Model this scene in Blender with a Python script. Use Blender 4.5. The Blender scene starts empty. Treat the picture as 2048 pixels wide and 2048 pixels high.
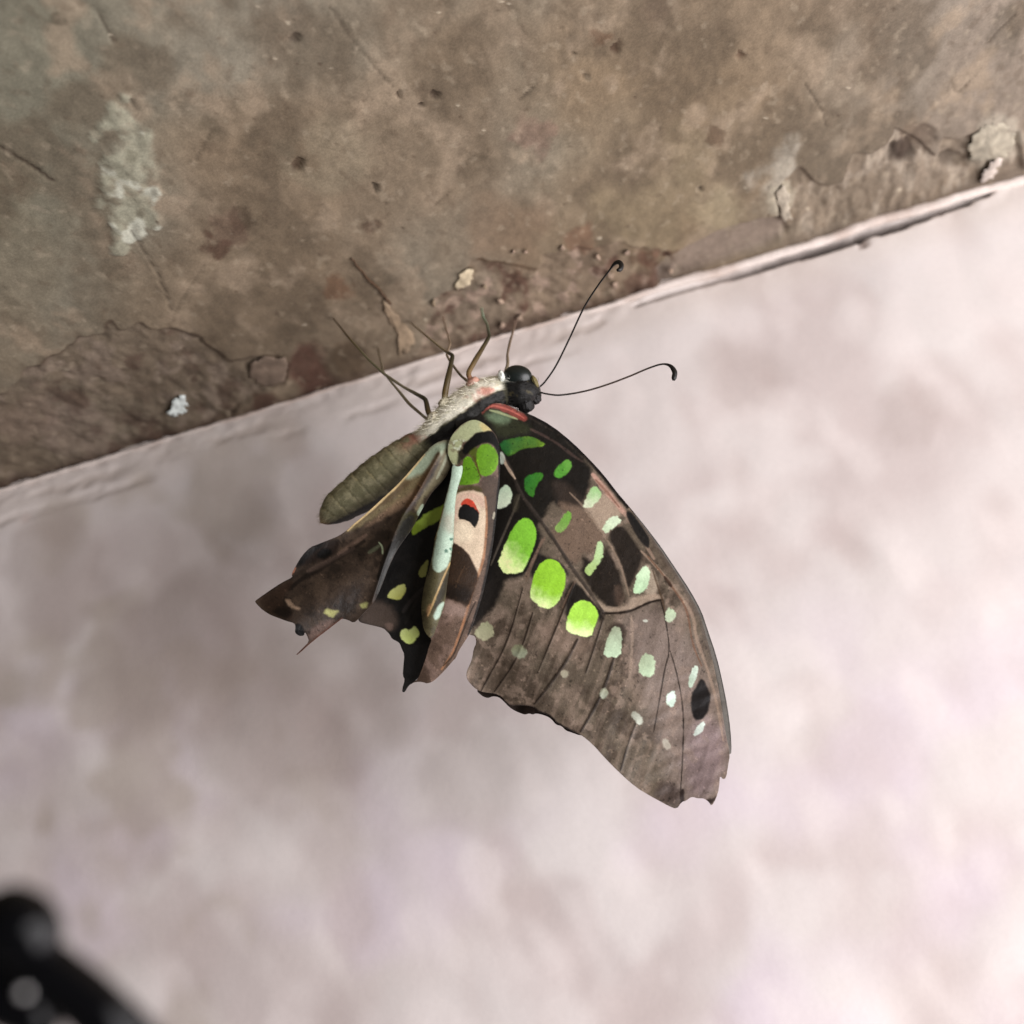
import bpy, math, random
import numpy as np
from mathutils import Matrix, Vector

random.seed(7)
RNG = np.random.default_rng(11)
scene = bpy.context.scene

# ------------------------------------------------------------------ camera
PITCH, ROLL = math.radians(22.0), math.radians(17.05)
HALF = math.radians(17.0)
TAN = math.tan(HALF)
WALL_D = 0.2140                                    # camera to wall (m)
CEIL_H = WALL_D * math.tan(PITCH + math.atan(0.333 * TAN))   # camera below the slab (m)
X = np.array([1.0, 0, 0])
U0 = np.array([0, -math.sin(PITCH), math.cos(PITCH)])
FW = np.array([0, math.cos(PITCH), math.sin(PITCH)])
RT = math.cos(ROLL) * X - math.sin(ROLL) * U0
UP = math.sin(ROLL) * X + math.cos(ROLL) * U0
CAM = np.array([0.0, -WALL_D, -CEIL_H])

cam_data = bpy.data.cameras.new("camera")
cam = bpy.data.objects.new("camera", cam_data)
scene.collection.objects.link(cam)
m = Matrix.Identity(4)
for i in range(3):
    m[i][0], m[i][1], m[i][2], m[i][3] = RT[i], UP[i], -FW[i], CAM[i]
cam.matrix_world = m
cam_data.sensor_width = 36
cam_data.lens = 18.0 / TAN
cam_data.clip_start = 0.005
cam_data.clip_end = 20
cam_data.dof.use_dof = True
cam_data.dof.focus_distance = 0.188
cam_data.dof.aperture_fstop = 28.0
scene.camera = cam

# ------------------------------------------------------------------ light
world = bpy.data.worlds.new("World")
scene.world = world
world.use_nodes = True
bg = world.node_tree.nodes["Background"]
bg.inputs[0].default_value = (1.0, 0.97, 0.94, 1)
bg.inputs[1].default_value = 0.135

def area(name, loc, target, size, power, col):
    l = bpy.data.lights.new(name, 'AREA')
    l.shape = 'DISK'
    l.size = size
    l.energy = power
    l.color = col
    o = bpy.data.objects.new(name, l)
    scene.collection.objects.link(o)
    o.location = loc
    d = Vector(target) - Vector(loc)
    o.rotation_euler = d.to_track_quat('-Z', 'Y').to_euler()
    return o
area("soft_key_light", (0.205, -0.165, -0.195), (0.04, 0.0, -0.07), 0.32, 2.05, (1.0, 0.965, 0.985))  # unseen soft source at lower right; wide disc softens the wing shadow

scene.render.resolution_x = scene.render.resolution_y = 1024
scene.view_settings.view_transform = 'Standard'
scene.view_settings.look = 'None'
scene.view_settings.gamma = 1
scene.view_settings.exposure = 0.0

# ------------------------------------------------------------------ helpers
def P(px, py, d):
    """photo pixel (2048 grid) at depth d along the view axis -> point"""
    px = np.asarray(px, float); py = np.asarray(py, float); d = np.asarray(d, float)
    x = (px / 1024 - 1) * TAN; y = (1 - py / 1024) * TAN
    ray = FW + x[..., None] * RT + y[..., None] * UP
    return CAM + d[..., None] * ray

def to_px(pts):
    v = pts - CAM
    d = v @ FW
    d = np.where(d > 1e-4, d, 1e-4)
    return (1 + (v @ RT) / d / TAN) * 1024, (1 - (v @ UP) / d / TAN) * 1024, v @ FW

def ceil_depth(px, py, drop=0.0):
    x = (px / 1024 - 1) * TAN; y = (1 - py / 1024) * TAN
    ray = FW + x * RT + y * UP
    return (CEIL_H - drop) / ray[2]

def wall_depth(px, py, off=0.0):
    x = (px / 1024 - 1) * TAN; y = (1 - py / 1024) * TAN
    ray = FW + x * RT + y * UP
    return (WALL_D - off) / ray[1]

def crop(ox, oy, s):
    return lambda *pts: [(ox + s * a, oy + s * b) for a, b in pts]
r1 = crop(480, 700, 620/1932); r2 = crop(860, 800, 620/1932); r3 = crop(860, 1100, 640/1932)
r4 = crop(640, 480, 740/1932); r5 = crop(900, 680, 220/1932); r7 = crop(1300, 200, 748/1932)
r8 = crop(0, 500, 900/1932)
cA = crop(500, 1000, 400/1932); cB = crop(800, 820, 300/1932); cC = crop(760, 1080, 340/1932)
cD = crop(620, 820, 340/1932); cE = crop(840, 720, 200/1932); cG = crop(1000, 820, 500/1932)
z1 = crop(0, 0, 1024/1932); z2 = crop(1024, 0, 1024/1932)

def lin(c):
    c = np.asarray(c, float) / 255.0
    return np.where(c <= 0.04045, c / 12.92, ((c + 0.055) / 1.055) ** 2.4)

def chaikin(pts, n=2, closed=True):
    p = np.asarray(pts, float)
    for _ in range(n):
        if closed:
            q = np.roll(p, -1, 0)
            p = np.stack([0.75*p + 0.25*q, 0.25*p + 0.75*q], 1).reshape(-1, 2)
        else:
            a, b = p[:-1], p[1:]
            mid = np.stack([0.75*a + 0.25*b, 0.25*a + 0.75*b], 1).reshape(-1, 2)
            p = np.vstack([p[:1], mid, p[-1:]])
    return p

def spline(pts, n):
    p = np.asarray(pts, float)
    t = np.r_[0, np.cumsum(np.linalg.norm(np.diff(p[:, :2], axis=0), axis=1))]
    t /= t[-1]
    k = len(p)
    mm = np.zeros_like(p)
    for i in range(k):
        a, b = max(i-1, 0), min(i+1, k-1)
        mm[i] = (p[b]-p[a]) / max(t[b]-t[a], 1e-9)
    out = []
    for s in np.linspace(0, 1, n):
        i = min(max(np.searchsorted(t, s) - 1, 0), k-2)
        h = t[i+1]-t[i]; u = (s-t[i]) / h
        out.append((2*u**3-3*u*u+1)*p[i] + (u**3-2*u*u+u)*h*mm[i] + (-2*u**3+3*u*u)*p[i+1] + (u**3-u*u)*h*mm[i+1])
    return np.array(out)

def seg_dist(x, y, pts, closed):
    p = np.asarray(pts, float)
    a = p; b = np.roll(p, -1, 0)
    if not closed: a, b = p[:-1], p[1:]
    best = np.full(x.shape, 1e18); bx = np.zeros(x.shape); by = np.zeros(x.shape); bt = np.zeros(x.shape)
    n = len(a)
    for i in range(n):
        dx, dy = b[i]-a[i]
        L = dx*dx + dy*dy + 1e-12
        t = np.clip(((x-a[i, 0])*dx + (y-a[i, 1])*dy) / L, 0, 1)
        qx, qy = a[i, 0]+t*dx, a[i, 1]+t*dy
        d = (x-qx)**2 + (y-qy)**2
        k = d < best
        best = np.where(k, d, best); bx = np.where(k, qx, bx); by = np.where(k, qy, by); bt = np.where(k, (i+t)/n, bt)
    return np.sqrt(best), bx, by, bt

def inside(x, y, pts):
    p = np.asarray(pts, float); q = np.roll(p, -1, 0)
    r = np.zeros(x.shape, bool)
    for (ax, ay), (bx, by) in zip(p, q):
        if ay == by: continue
        r ^= ((ay > y) != (by > y)) & (x < (bx-ax)*(y-ay)/(by-ay)+ax)
    return r

def bbox_eval(x, y, pts, margin, fn, default):
    p = np.asarray(pts, float)
    k = (x > p[:, 0].min()-margin) & (x < p[:, 0].max()+margin) & (y > p[:, 1].min()-margin) & (y < p[:, 1].max()+margin)
    out = np.full(x.shape, default, float)
    if k.any(): out[k] = fn(x[k], y[k])
    return out

def sdf(x, y, pts, margin=40):
    def f(a, b):
        d = seg_dist(a, b, pts, True)[0]
        return np.where(inside(a, b, pts), -d, d)
    return bbox_eval(x, y, pts, margin, f, 999.0)

def hash2(ix, iy, seed):
    n = (ix.astype(np.int64)*374761393 + iy.astype(np.int64)*668265263 + seed*974711) & 0x7fffffff
    n = ((n ^ (n >> 13)) * 1274126177) & 0x7fffffff
    return ((n ^ (n >> 16)) & 0xffff) / 65535.0

def vnoise(x, y, seed=0):
    ix, iy = np.floor(x), np.floor(y)
    fx, fy = x-ix, y-iy
    fx = fx*fx*(3-2*fx); fy = fy*fy*(3-2*fy)
    ix = ix.astype(np.int64); iy = iy.astype(np.int64)
    return ((hash2(ix, iy, seed)*(1-fx) + hash2(ix+1, iy, seed)*fx)*(1-fy)
            + (hash2(ix, iy+1, seed)*(1-fx) + hash2(ix+1, iy+1, seed)*fx)*fy)

def fbm(x, y, scale, octv=4, seed=0):
    v = 0; a = 0.5; s = 0
    c, sn = 0.8, 0.6
    for i in range(octv):
        xx, yy = (c*x - sn*y), (sn*x + c*y)
        v = v + a*vnoise(xx/scale, yy/scale, seed+i*17); s += a
        x, y = xx, yy
        scale *= 0.5; a *= 0.55
    return v / s

def sm(e0, e1, v):
    t = np.clip((v-e0)/(e1-e0), 0, 1)
    return t*t*(3-2*t)

def mixc(c, col, a):
    return c*(1-a[..., None]) + (lin(col) if not isinstance(col, np.ndarray) else col)*a[..., None]

def link(name, me, mat, parent=None):
    o = bpy.data.objects.new(name, me)
    scene.collection.objects.link(o)
    if mat: me.materials.append(mat)
    if parent: o.parent = parent
    return o

def make_mesh(name, v, f, col=None, smooth=True):
    me = bpy.data.meshes.new(name)
    v = np.asarray(v, np.float32); f = np.asarray(f, np.int32)
    k = f.shape[1]
    me.vertices.add(len(v)); me.vertices.foreach_set("co", v.ravel())
    me.loops.add(f.size); me.loops.foreach_set("vertex_index", f.ravel())
    me.polygons.add(len(f)); me.polygons.foreach_set("loop_start", np.arange(0, f.size, k, dtype=np.int32))
    me.polygons.foreach_set("loop_total", np.full(len(f), k, np.int32))
    me.update(calc_edges=True)
    if smooth: me.polygons.foreach_set("use_smooth", np.ones(len(f), bool))
    if col is not None:
        at = me.attributes.new("Col", 'FLOAT_COLOR', 'POINT')
        c = np.ones((len(v), 4), np.float32); c[:, :3] = np.clip(col, 0, 1)
        at.data.foreach_set("color", c.ravel())
    return me

def tag(o, label=None, cat=None, group=None, kind=None):
    if label: o["label"] = label
    if cat: o["category"] = cat
    if group: o["group"] = group
    if kind: o["kind"] = kind
    return o

# ------------------------------------------------------------------ materials
def pigment(name, rough=0.6, spec=0.3, nscale=9000, namp=0.12, bump=0.15, trans=0.0, sheen=0.0, gain=1.0):
    mt = bpy.data.materials.new(name); mt.use_nodes = True
    nt = mt.node_tree; N = nt.nodes; L = nt.links
    b = N["Principled BSDF"]; out = N["Material Output"]
    at = N.new("ShaderNodeAttribute"); at.attribute_name = "Col"
    tc = N.new("ShaderNodeTexCoord")
    no = N.new("ShaderNodeTexNoise"); no.inputs["Scale"].default_value = nscale; no.inputs["Detail"].default_value = 3
    L.new(tc.outputs["Object"], no.inputs["Vector"])
    mr = N.new("ShaderNodeMapRange")
    mr.inputs[1].default_value = 0.25; mr.inputs[2].default_value = 0.75
    mr.inputs[3].default_value = gain*(1-namp); mr.inputs[4].default_value = gain*(1+namp)
    L.new(no.outputs["Fac"], mr.inputs[0])
    vm = N.new("ShaderNodeVectorMath"); vm.operation = 'SCALE'
    L.new(at.outputs["Color"], vm.inputs[0]); L.new(mr.outputs[0], vm.inputs["Scale"])
    L.new(vm.outputs[0], b.inputs["Base Color"])
    b.inputs["Roughness"].default_value = rough
    b.inputs["Specular IOR Level"].default_value = spec
    if sheen:
        b.inputs["Sheen Weight"].default_value = sheen
        b.inputs["Sheen Roughness"].default_value = 0.4
    bp = N.new("ShaderNodeBump"); bp.inputs["Strength"].default_value = bump; bp.inputs["Distance"].default_value = 0.0001
    L.new(no.outputs["Fac"], bp.inputs["Height"]); L.new(bp.outputs[0], b.inputs["Normal"])
    if trans:
        tr = N.new("ShaderNodeBsdfTranslucent"); L.new(vm.outputs[0], tr.inputs[0])
        mx = N.new("ShaderNodeMixShader"); mx.inputs[0].default_value = trans
        L.new(b.outputs[0], mx.inputs[1]); L.new(tr.outputs[0], mx.inputs[2]); L.new(mx.outputs[0], out.inputs[0])
    return mt

WGAIN = 0.92
M_wing = pigment("wing_scales", 0.42, 0.2, 9000, 0.2, 0.35, 0.05, gain=WGAIN)
M_spot = pigment("wing_window", 0.55, 0.25, 7000, 0.07, 0.2, 0.10, gain=WGAIN)
M_body = pigment("insect_body", 0.6, 0.3, 5000, 0.2, 0.5, gain=WGAIN)
M_leg = pigment("insect_leg", 0.45, 0.4, 6000, 0.15, 0.3, gain=WGAIN)
M_stone = pigment("weathered_concrete", 0.8, 0.2, 2600, 0.13, 0.55)
M_flake = pigment("plaster_flake", 0.8, 0.2, 3000, 0.1, 0.5)
M_fur = pigment("insect_fur", 0.7, 0.2, 3000, 0.15, 0.0)

def plain(name, col, rough, spec=0.5, nscale=2000, namp=0.1, coat=0.0, metal=0.0):
    mt = bpy.data.materials.new(name); mt.use_nodes = True
    N = mt.node_tree.nodes; L = mt.node_tree.links; b = N["Principled BSDF"]
    tc = N.new("ShaderNodeTexCoord"); no = N.new("ShaderNodeTexNoise"); no.inputs["Scale"].default_value = nscale
    L.new(tc.outputs["Object"], no.inputs["Vector"])
    rp = N.new("ShaderNodeValToRGB")
    c = np.asarray(col, float)
    rp.color_ramp.elements[0].position = 0.3; rp.color_ramp.elements[1].position = 0.7
    rp.color_ramp.elements[0].color = (*(c*(1-namp)), 1); rp.color_ramp.elements[1].color = (*(c*(1+namp)), 1)
    L.new(no.outputs["Fac"], rp.inputs[0]); L.new(rp.outputs[0], b.inputs["Base Color"])
    b.inputs["Roughness"].default_value = rough; b.inputs["Specular IOR Level"].default_value = spec
    b.inputs["Coat Weight"].default_value = coat; b.inputs["Metallic"].default_value = metal
    return mt
M_eye = plain("compound_eye", (0.006, 0.009, 0.008), 0.32, 0.45, 12000, 0.5)
M_black = plain("glossy_black_metal", (0.002, 0.002, 0.0025), 0.10, 0.16, 300, 0.2)
M_glint = plain("pale_glint_metal", (0.55, 0.53, 0.52), 0.35, 0.5, 300, 0.05)  # pale metal for the bead that imitates a highlight

def wall_material():
    mt = bpy.data.materials.new("painted_plaster"); mt.use_nodes = True
    nt = mt.node_tree; N = nt.nodes; L = nt.links; b = N["Principled BSDF"]
    at = N.new("ShaderNodeAttribute"); at.attribute_name = "Col"
    tc = N.new("ShaderNodeTexCoord")
    def noise(scale, detail, rough=0.5):
        n = N.new("ShaderNodeTexNoise"); n.inputs["Scale"].default_value = scale
        n.inputs["Detail"].default_value = detail; n.inputs["Roughness"].default_value = rough
        L.new(tc.outputs["Object"], n.inputs["Vector"]); return n
    n3 = noise(1500, 2)
    mr = N.new("ShaderNodeMapRange"); mr.inputs[1].default_value = .3; mr.inputs[2].default_value = .7
    mr.inputs[3].default_value = .985; mr.inputs[4].default_value = 1.015
    L.new(n3.outputs["Fac"], mr.inputs[0])
    vm = N.new("ShaderNodeVectorMath"); vm.operation = 'SCALE'
    L.new(at.outputs["Color"], vm.inputs[0]); L.new(mr.outputs[0], vm.inputs["Scale"])
    L.new(vm.outputs[0], b.inputs["Base Color"])
    b.inputs["Roughness"].default_value = 0.7; b.inputs["Specular IOR Level"].default_value = 0.25
    n4 = noise(420, 4)
    bp = N.new("ShaderNodeBump"); bp.inputs["Strength"].default_value = 0.08; bp.inputs["Distance"].default_value = 0.0006
    L.new(n4.outputs["Fac"], bp.inputs["Height"]); L.new(bp.outputs[0], b.inputs["Normal"])
    return mt
M_wall = wall_material()

# ------------------------------------------------------------------ setting: slab underside and wall
def axis_lines(lo, hi, step, far, n=14):
    core = np.arange(lo, hi+step*0.5, step)
    k = np.linspace(0, 1, n+1)[1:]**2
    return np.r_[(lo - k*(lo+far))[::-1], core, hi + k*(far-hi)]

def grid_faces(nx, ny, flip=False):
    i, j = np.meshgrid(np.arange(nx-1), np.arange(ny-1), indexing='ij')
    a = (i*ny+j).ravel(); b = ((i+1)*ny+j).ravel(); c = ((i+1)*ny+j+1).ravel(); d = (i*ny+j+1).ravel()
    return np.stack([a, d, c, b] if flip else [a, b, c, d], 1)

def blot(x, y, cx, cy, r, seed=0, warp=0.5):
    def f(a, b):
        d = np.hypot(a-cx, b-cy) + (fbm(a, b, r*0.9+2, 3, seed)-0.5)*2*warp*r
        return 1-sm(0.45*r, r, d)
    return bbox_eval(x, y, [(cx-r, cy-r), (cx+r, cy+r)], r*1.5, f, 0.0)

def line_mask(x, y, pts, w, wob=2.0, seed=3):
    pts = chaikin(pts, 2, False)
    def f(a, b):
        a2 = a + (fbm(a, b, 14, 2, seed)-.5)*2*wob; b2 = b + (fbm(a, b, 14, 2, seed+5)-.5)*2*wob
        d = seg_dist(a2, b2, pts, False)[0]
        return 1-sm(w*0.35, w, d)
    return bbox_eval(x, y, pts, w*2+8, f, 0.0)

# --- slab underside
gx = axis_lines(-0.098, 0.085, 0.00032, 0.34)
gy = np.r_[-0.34 + 0.215*np.linspace(0, 1, 14)[:-1], np.arange(-0.125, 0.004, 0.00032)]
GX, GY = np.meshgrid(gx, gy, indexing='ij')
pts = np.stack([GX.ravel(), GY.ravel(), np.zeros(GX.size)], 1)
px, py, dep = to_px(pts)
px = np.where(dep > 0.03, px, -900.0); py = np.where(dep > 0.03, py, -900.0)
wx, wy = pts[:, 0]*1000, pts[:, 1]*1000*0.55

n_big = fbm(wx, wy, 26, 4, 1); n_mid = fbm(wx, wy, 7, 4, 2); n_fine = fbm(wx, wy, 1.6, 4, 3); n_grit = fbm(wx, wy, 0.9, 2, 4)
col = np.tile(lin((120, 106, 88)), (len(pts), 1))
col = mixc(col, (127, 120, 105), sm(0.35, 0.65, n_big))
col = mixc(col, (122, 106, 86), sm(0.48, 0.68, fbm(wx, wy, 18, 4, 31))*0.5)
col = mixc(col, (104, 104, 88), sm(420, 60, px)*sm(900, 300, py)*0.55)
col = mixc(col, (132, 120, 108), sm(1500, 2000, px)*0.7)
col = mixc(col, (124, 106, 82), sm(980, 1200, px)*sm(1640, 1380, px)*sm(40, 160, py)*0.45)
col = mixc(col, (90, 78, 63), sm(0.46, 0.66, n_mid)*0.6)
col = mixc(col, (146, 130, 110), sm(0.56, 0.75, fbm(wx, wy, 4.2, 4, 9))*0.6)
h = (n_mid-0.5)*0.35 + (n_fine-0.5)*0.22
# distance below the image edge line (junction)
EL = lambda x: 1024 - 0.333*1024/math.cos(ROLL) - (x-1024)*math.tan(ROLL)
EDGE = [(x_, EL(x_)) for x_ in range(-300, 2400, 300)]
_OLD = [(-300, 1050), (0, 968), (300, 878), (700, 755), (1000, 672), (1300, 590), (1600, 495), (1900, 390), (2048, 350), (2300, 270)]
ed = seg_dist(px, py, EDGE, False)[0]
# broken lower-left recess
rec = r8((-300, 760), (60, 590), (120, 510), (230, 470), (320, 400), (370, 375), (445, 362), (452, 325), (480, 315), (520, 345), (560, 330),
         (600, 305), (650, 350), (720, 340), (800, 355), (860, 380), (920, 430), (1000, 480), (1080, 460), (1200, 450), (1245, 500),
         (1210, 580), (1100, 620), (1010, 700), (600, 900), (0, 1100), (-300, 1200))
sx = px + (n_fine-.5)*18+(n_mid-.5)*16; sy = py + (fbm(wx, wy, 1.6, 3, 41)-.5)*18
sd = sdf(sx, sy, rec, 60)
k = sm(3, -5, sd)
col = mixc(col, (104, 92, 78), k*0.65)
col = mixc(col, (128, 114, 100), k*sm(0.52, 0.7, fbm(wx, wy, 2.6, 4, 51))*0.8)
col = mixc(col, (80, 62, 52), k*sm(0.55, 0.75, fbm(wx, wy, 3.2, 4, 61))*0.7)
h = h + k*(0.35 + (fbm(wx, wy, 2.2, 4, 71)-.5)*1.1)
col = mixc(col, (66, 52, 40), sm(6, 1, np.abs(sd+1))*sm(0.45, 0.65, n_mid+0.1)*0.7)
# recess near the middle (behind the legs)
rec2 = r4((560, 420), (620, 330), (560, 350), (640, 280), (700, 250), (760, 120), (820, 110), (1000, 130), (1130, 150), (1160, 90),
          (1400, 40), (1560, 20), (1800, 60), (1870, 140), (1900, 200), (1500, 330), (1000, 500), (700, 560), (500, 600))
sd2 = sdf(sx, sy, rec2, 60); k2 = sm(4, -6, sd2)
col = mixc(col, (116, 100, 84), k2*0.6)
col = mixc(col, (152, 132, 116), k2*sm(0.55, 0.7, fbm(wx, wy, 1.8, 4, 53))*0.8)
col = mixc(col, (74, 48, 38), k2*sm(0.54, 0.7, fbm(wx, wy, 3.0, 4, 63))*0.8)
h = h + k2*(0.35 + (fbm(wx, wy, 1.9, 4, 73)-.5)*1.3)
col = mixc(col, (74, 58, 42), line_mask(px, py, r4((820, 110), (980, 122), (1060, 140), (1130, 150)), 5)*0.8)
# right: rounded mortar lobes above a rougher zone
rec3 = r7((640, 480), (700, 400), (780, 350), (850, 430), (930, 455), (1000, 430), (1030, 330), (1060, 280), (1150, 290), (1230, 240),
          (1270, 150), (1400, 230), (1480, 300), (1520, 200), (1590, 215), (1670, 180), (1900, 160), (1932, 360), (1300, 580), (700, 760))
sd3 = sdf(px+(n_fine-.5)*5, py, rec3, 60); k3 = sm(3, -5, sd3)
h = h + k3*(0.7 + (fbm(wx*1.6, wy*0.7, 2.4, 4, 75)-.5)*1.3)
col = mixc(col, (128, 114, 98), k3*0.6)
col = mixc(col, (158, 146, 130), k3*sm(0.5, 0.7, fbm(wx*1.8, wy*.7, 2.0, 4, 55))*0.7)
col = mixc(col, (84, 72, 60), sm(5, 0.5, np.abs(sd3))*0.6)
for (bx_, by_), rr, cc, a in [(r7((1310, 280))[0], 34, (58, 46, 38), .9), (r7((1390, 200))[0], 40, (92, 78, 66), .7), (r7((1560, 330))[0], 26, (84, 74, 64), .6)]:
    b_ = blot(px, py, bx_, by_, rr, 5); col = mixc(col, cc, b_*a); h = h + b_*0.5
gap = r7((40, 900), (130, 800), (350, 680), (560, 620), (690, 600), (720, 690), (600, 760), (300, 870), (60, 980))
kg = sm(4, -4, sdf(px+(n_fine-.5)*6, py+(n_mid-.5)*6, gap, 40))
col = mixc(col, (128, 114, 102), kg*0.9); h = h*(1-0.6*kg) + kg*1.1
# pale scraped patches
g0 = fbm(wx, wy, 2.0, 4, 215)
wp = z1((440, 365), (500, 395), (552, 500), (592, 620), (604, 780), (566, 905), (480, 975), (395, 965), (425, 850), (380, 720), (402, 600), (350, 525), (385, 450))
kw = sm(6, -8, sdf(px+(n_fine-.5)*50+(n_mid-.5)*30, py+(g0-.5)*60, chaikin(wp, 2), 60))
col = mixc(col, (160, 160, 140), kw*sm(0.42, 0.62, fbm(wx, wy, 3.0, 4, 81))*0.6)
col = mixc(col, (182, 182, 166), kw*sm(0.62, 0.76, fbm(wx, wy, 1.9, 3, 83))*0.9)
h = h - kw*(0.25 + (fbm(wx, wy, 2.0, 3, 85)-.5)*0.8)
wp2 = chaikin(z2((860, 770), (900, 690), (985, 610), (1060, 535), (1115, 515), (1090, 585), (1010, 690), (950, 745), (900, 800)), 2)
kw = sm(16, -16, sdf(px+(n_mid-.5)*70, py+(g0-.5)*60, wp2, 60)); col = mixc(col, (170, 164, 150), kw*0.6*sm(.3, .6, fbm(wx, wy, 3, 4, 219))); h = h - kw*.2
b_ = blot(px, py, *r7((1780, 220))[0], 60, 81, .8); col = mixc(col, (164, 156, 140), b_*.6); h = h - b_*.4*g0
b_ = blot(px, py, *r7((690, 520))[0], 38, 82, .8); col = mixc(col, (164, 156, 138), b_*.7); h = h - b_*.4*g0
b_ = blot(px, py, *z2((790, 790))[0], 70, 8); col = mixc(col, (150, 138, 112), b_*.5)
b_ = blot(px, py, *z2((560, 760))[0], 130, 9, .8); col = mixc(col, (138, 124, 98), b_*.4)
b_ = blot(px, py, *z1((1250, 560))[0], 120, 19, .8); col = mixc(col, (134, 124, 104), b_*.4)
b_ = blot(px, py, *z1((1880, 860))[0], 110, 29, .6); col = mixc(col, (112, 90, 70), b_*.5)
# dark stains and pits
for pt, rr, cc, a in [(z1((915, 825))[0], 26, (58, 46, 34), .85), (z1((820, 925))[0], 24, (64, 38, 28), .9), (z1((860, 880))[0], 40, (96, 74, 62), .6),
                      (z1((1125, 628))[0], 12, (48, 32, 22), .95), (z1((1140, 600))[0], 28, (88, 72, 56), .6), (z1((1415, 705))[0], 9, (36, 26, 18), 1.),
                      (z1((1645, 360))[0], 9, (40, 28, 20), 1.), (z1((1585, 402))[0], 6, (48, 34, 26), 1.), (z1((1500, 355))[0], 8, (60, 44, 34), .9),
                      (z1((1110, 150))[0], 12, (58, 48, 40), .9), (z1((1300, 430))[0], 34, (96, 84, 68), .7), (z1((215, 70))[0], 14, (62, 56, 44), .8),
                      (z1((950, 540))[0], 22, (86, 76, 62), .7), (z1((790, 500))[0], 26, (94, 84, 68), .6), (z1((1390, 850))[0], 20, (70, 50, 38), .8),
                      (z1((1280, 1090))[0], 26, (100, 70, 50), .8), (z1((1100, 100))[0], 80, (98, 86, 72), .5), (z1((540, 800))[0], 16, (92, 84, 68), .7),
                      (z1((480, 590))[0], 20, (98, 94, 78), .8), (z2((385, 182))[0], 13, (54, 34, 22), .95), (z2((350, 150))[0], 24, (92, 66, 48), .7),
                      (z2((772, 520))[0], 18, (72, 52, 36), .8), (z2((708, 712))[0], 7, (48, 36, 26), 1.), (z2((236, 205))[0], 7, (62, 48, 36), .9),
                      (z2((865, 210))[0], 8, (72, 50, 38), .8), (z2((280, 295))[0], 6, (70, 54, 40), .8), (z2((560, 20))[0], 60, (88, 74, 62), .55),
                      (z2((1850, 110))[0], 40, (84, 76, 64), .6), (z2((590, 965))[0], 18, (70, 36, 28), .9), (z2((500, 985))[0], 30, (92, 62, 50), .8),
                      (z2((100, 520))[0], 40, (124, 96, 84), .6), (z2((480, 1080))[0], 26, (88, 60, 50), .7), (z2((280, 900))[0], 36, (110, 78, 60), .7)]:
    b_ = blot(px, py, pt[0], pt[1], rr*1.15, int(pt[0]), .95); col = mixc(col, cc, b_*a*.75)
    if rr < 14: h = h + b_*0.35
# red-brown stained strip over the junction
b_ = blot(px, py, *r8((1330, 540))[0], 62, 15, .6); col = mixc(col, (80, 48, 40), b_*.75); h = h + b_*.3
b_ = blot(px, py, *r8((1130, 650))[0], 34, 16, .6); col = mixc(col, (72, 46, 36), b_*.8)
b_ = blot(px, py, *r8((1500, 480))[0], 50, 17, .6); col = mixc(col, (70, 54, 38), b_*.7)
b_ = blot(px, py, *r8((330, 790))[0], 90, 18, .8); col = mixc(col, (134, 118, 106), b_*.35)
b_ = blot(px, py, *r8((130, 700))[0], 70, 20, .8); col = mixc(col, (128, 110, 98), b_*.35)
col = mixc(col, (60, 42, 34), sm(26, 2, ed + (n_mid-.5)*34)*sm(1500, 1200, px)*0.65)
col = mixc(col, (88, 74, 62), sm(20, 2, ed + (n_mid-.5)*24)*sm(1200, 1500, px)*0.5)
# cracks
for cr, w, a in [(z1((-20, 545), (20, 570), (90, 610), (200, 682)), 4.5, .8), (z1((350, 20), (385, 70), (405, 110), (430, 155)), 3.5, .6),
                 (z1((495, 370), (530, 430), (565, 495)), 3.5, .55), (z1((500, 870), (560, 965), (600, 1040), (652, 1165)), 4, .6),
                 (z1((1240, 20), (1330, 150), (1400, 235), (1480, 325)), 4, .4), (z1((660, 1180), (720, 1080), (770, 1000)), 3, .35),
                 (z1((800, 490), (740, 600)), 5, .35), (z1((1640, 780), (1700, 720)), 3, .4), (z2((1110, 320), (1180, 430), (1190, 480)), 4, .5),
                 (z2((1900, 60), (1830, 120), (1800, 160)), 4, .5), (z2((1660, 290), (1670, 360), (1730, 300)), 3, .35), (z2((30, 380), (80, 330)), 3.5, .5)]:
    lm = line_mask(px, py, cr, w); col = mixc(col, (58, 48, 38), lm*a); h = h + lm*a*0.25
# scattered specks
for i in range(230):
    sxp, syp = random.uniform(0, 2048), random.uniform(0, 900)
    if syp > 900 - 0.28*sxp: continue
    dens = math.exp(-((sxp-850)/620)**2)
    if random.random() > 0.25+0.75*dens: continue
    rr = random.choice([2.5, 3, 3, 3.5, 4, 5])
    b_ = blot(px, py, sxp, syp, rr, i, .35)
    if random.random() < .82: col = mixc(col, (66, 50, 38), b_*random.uniform(.25, .65)); h = h + b_*.1
    else: col = mixc(col, (190, 178, 156), b_*.7); h = h - b_*.1
g1 = fbm(wx, wy, 1.3, 3, 201); g2 = vnoise(wx/.5, wy/.5, 202)
col = col*(0.70 + 0.40*g1 + 0.20*g2)[:, None]
col = mixc(col, (176, 162, 140), sm(.70, .84, fbm(wx, wy, 1.0, 2, 203))*.22)
col = mixc(col, (84, 70, 56), sm(.70, .82, fbm(wx, wy, 1.2, 2, 204))*.3)
pts[:, 2] = h*0.0010
pts[:, 2] += sm(-1.5, 3.0, wy)*0.0
STONE_GAIN = 0.90
ceil_me = make_mesh("ceiling", pts, grid_faces(len(gx), len(gy), True), col*STONE_GAIN)
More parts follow.
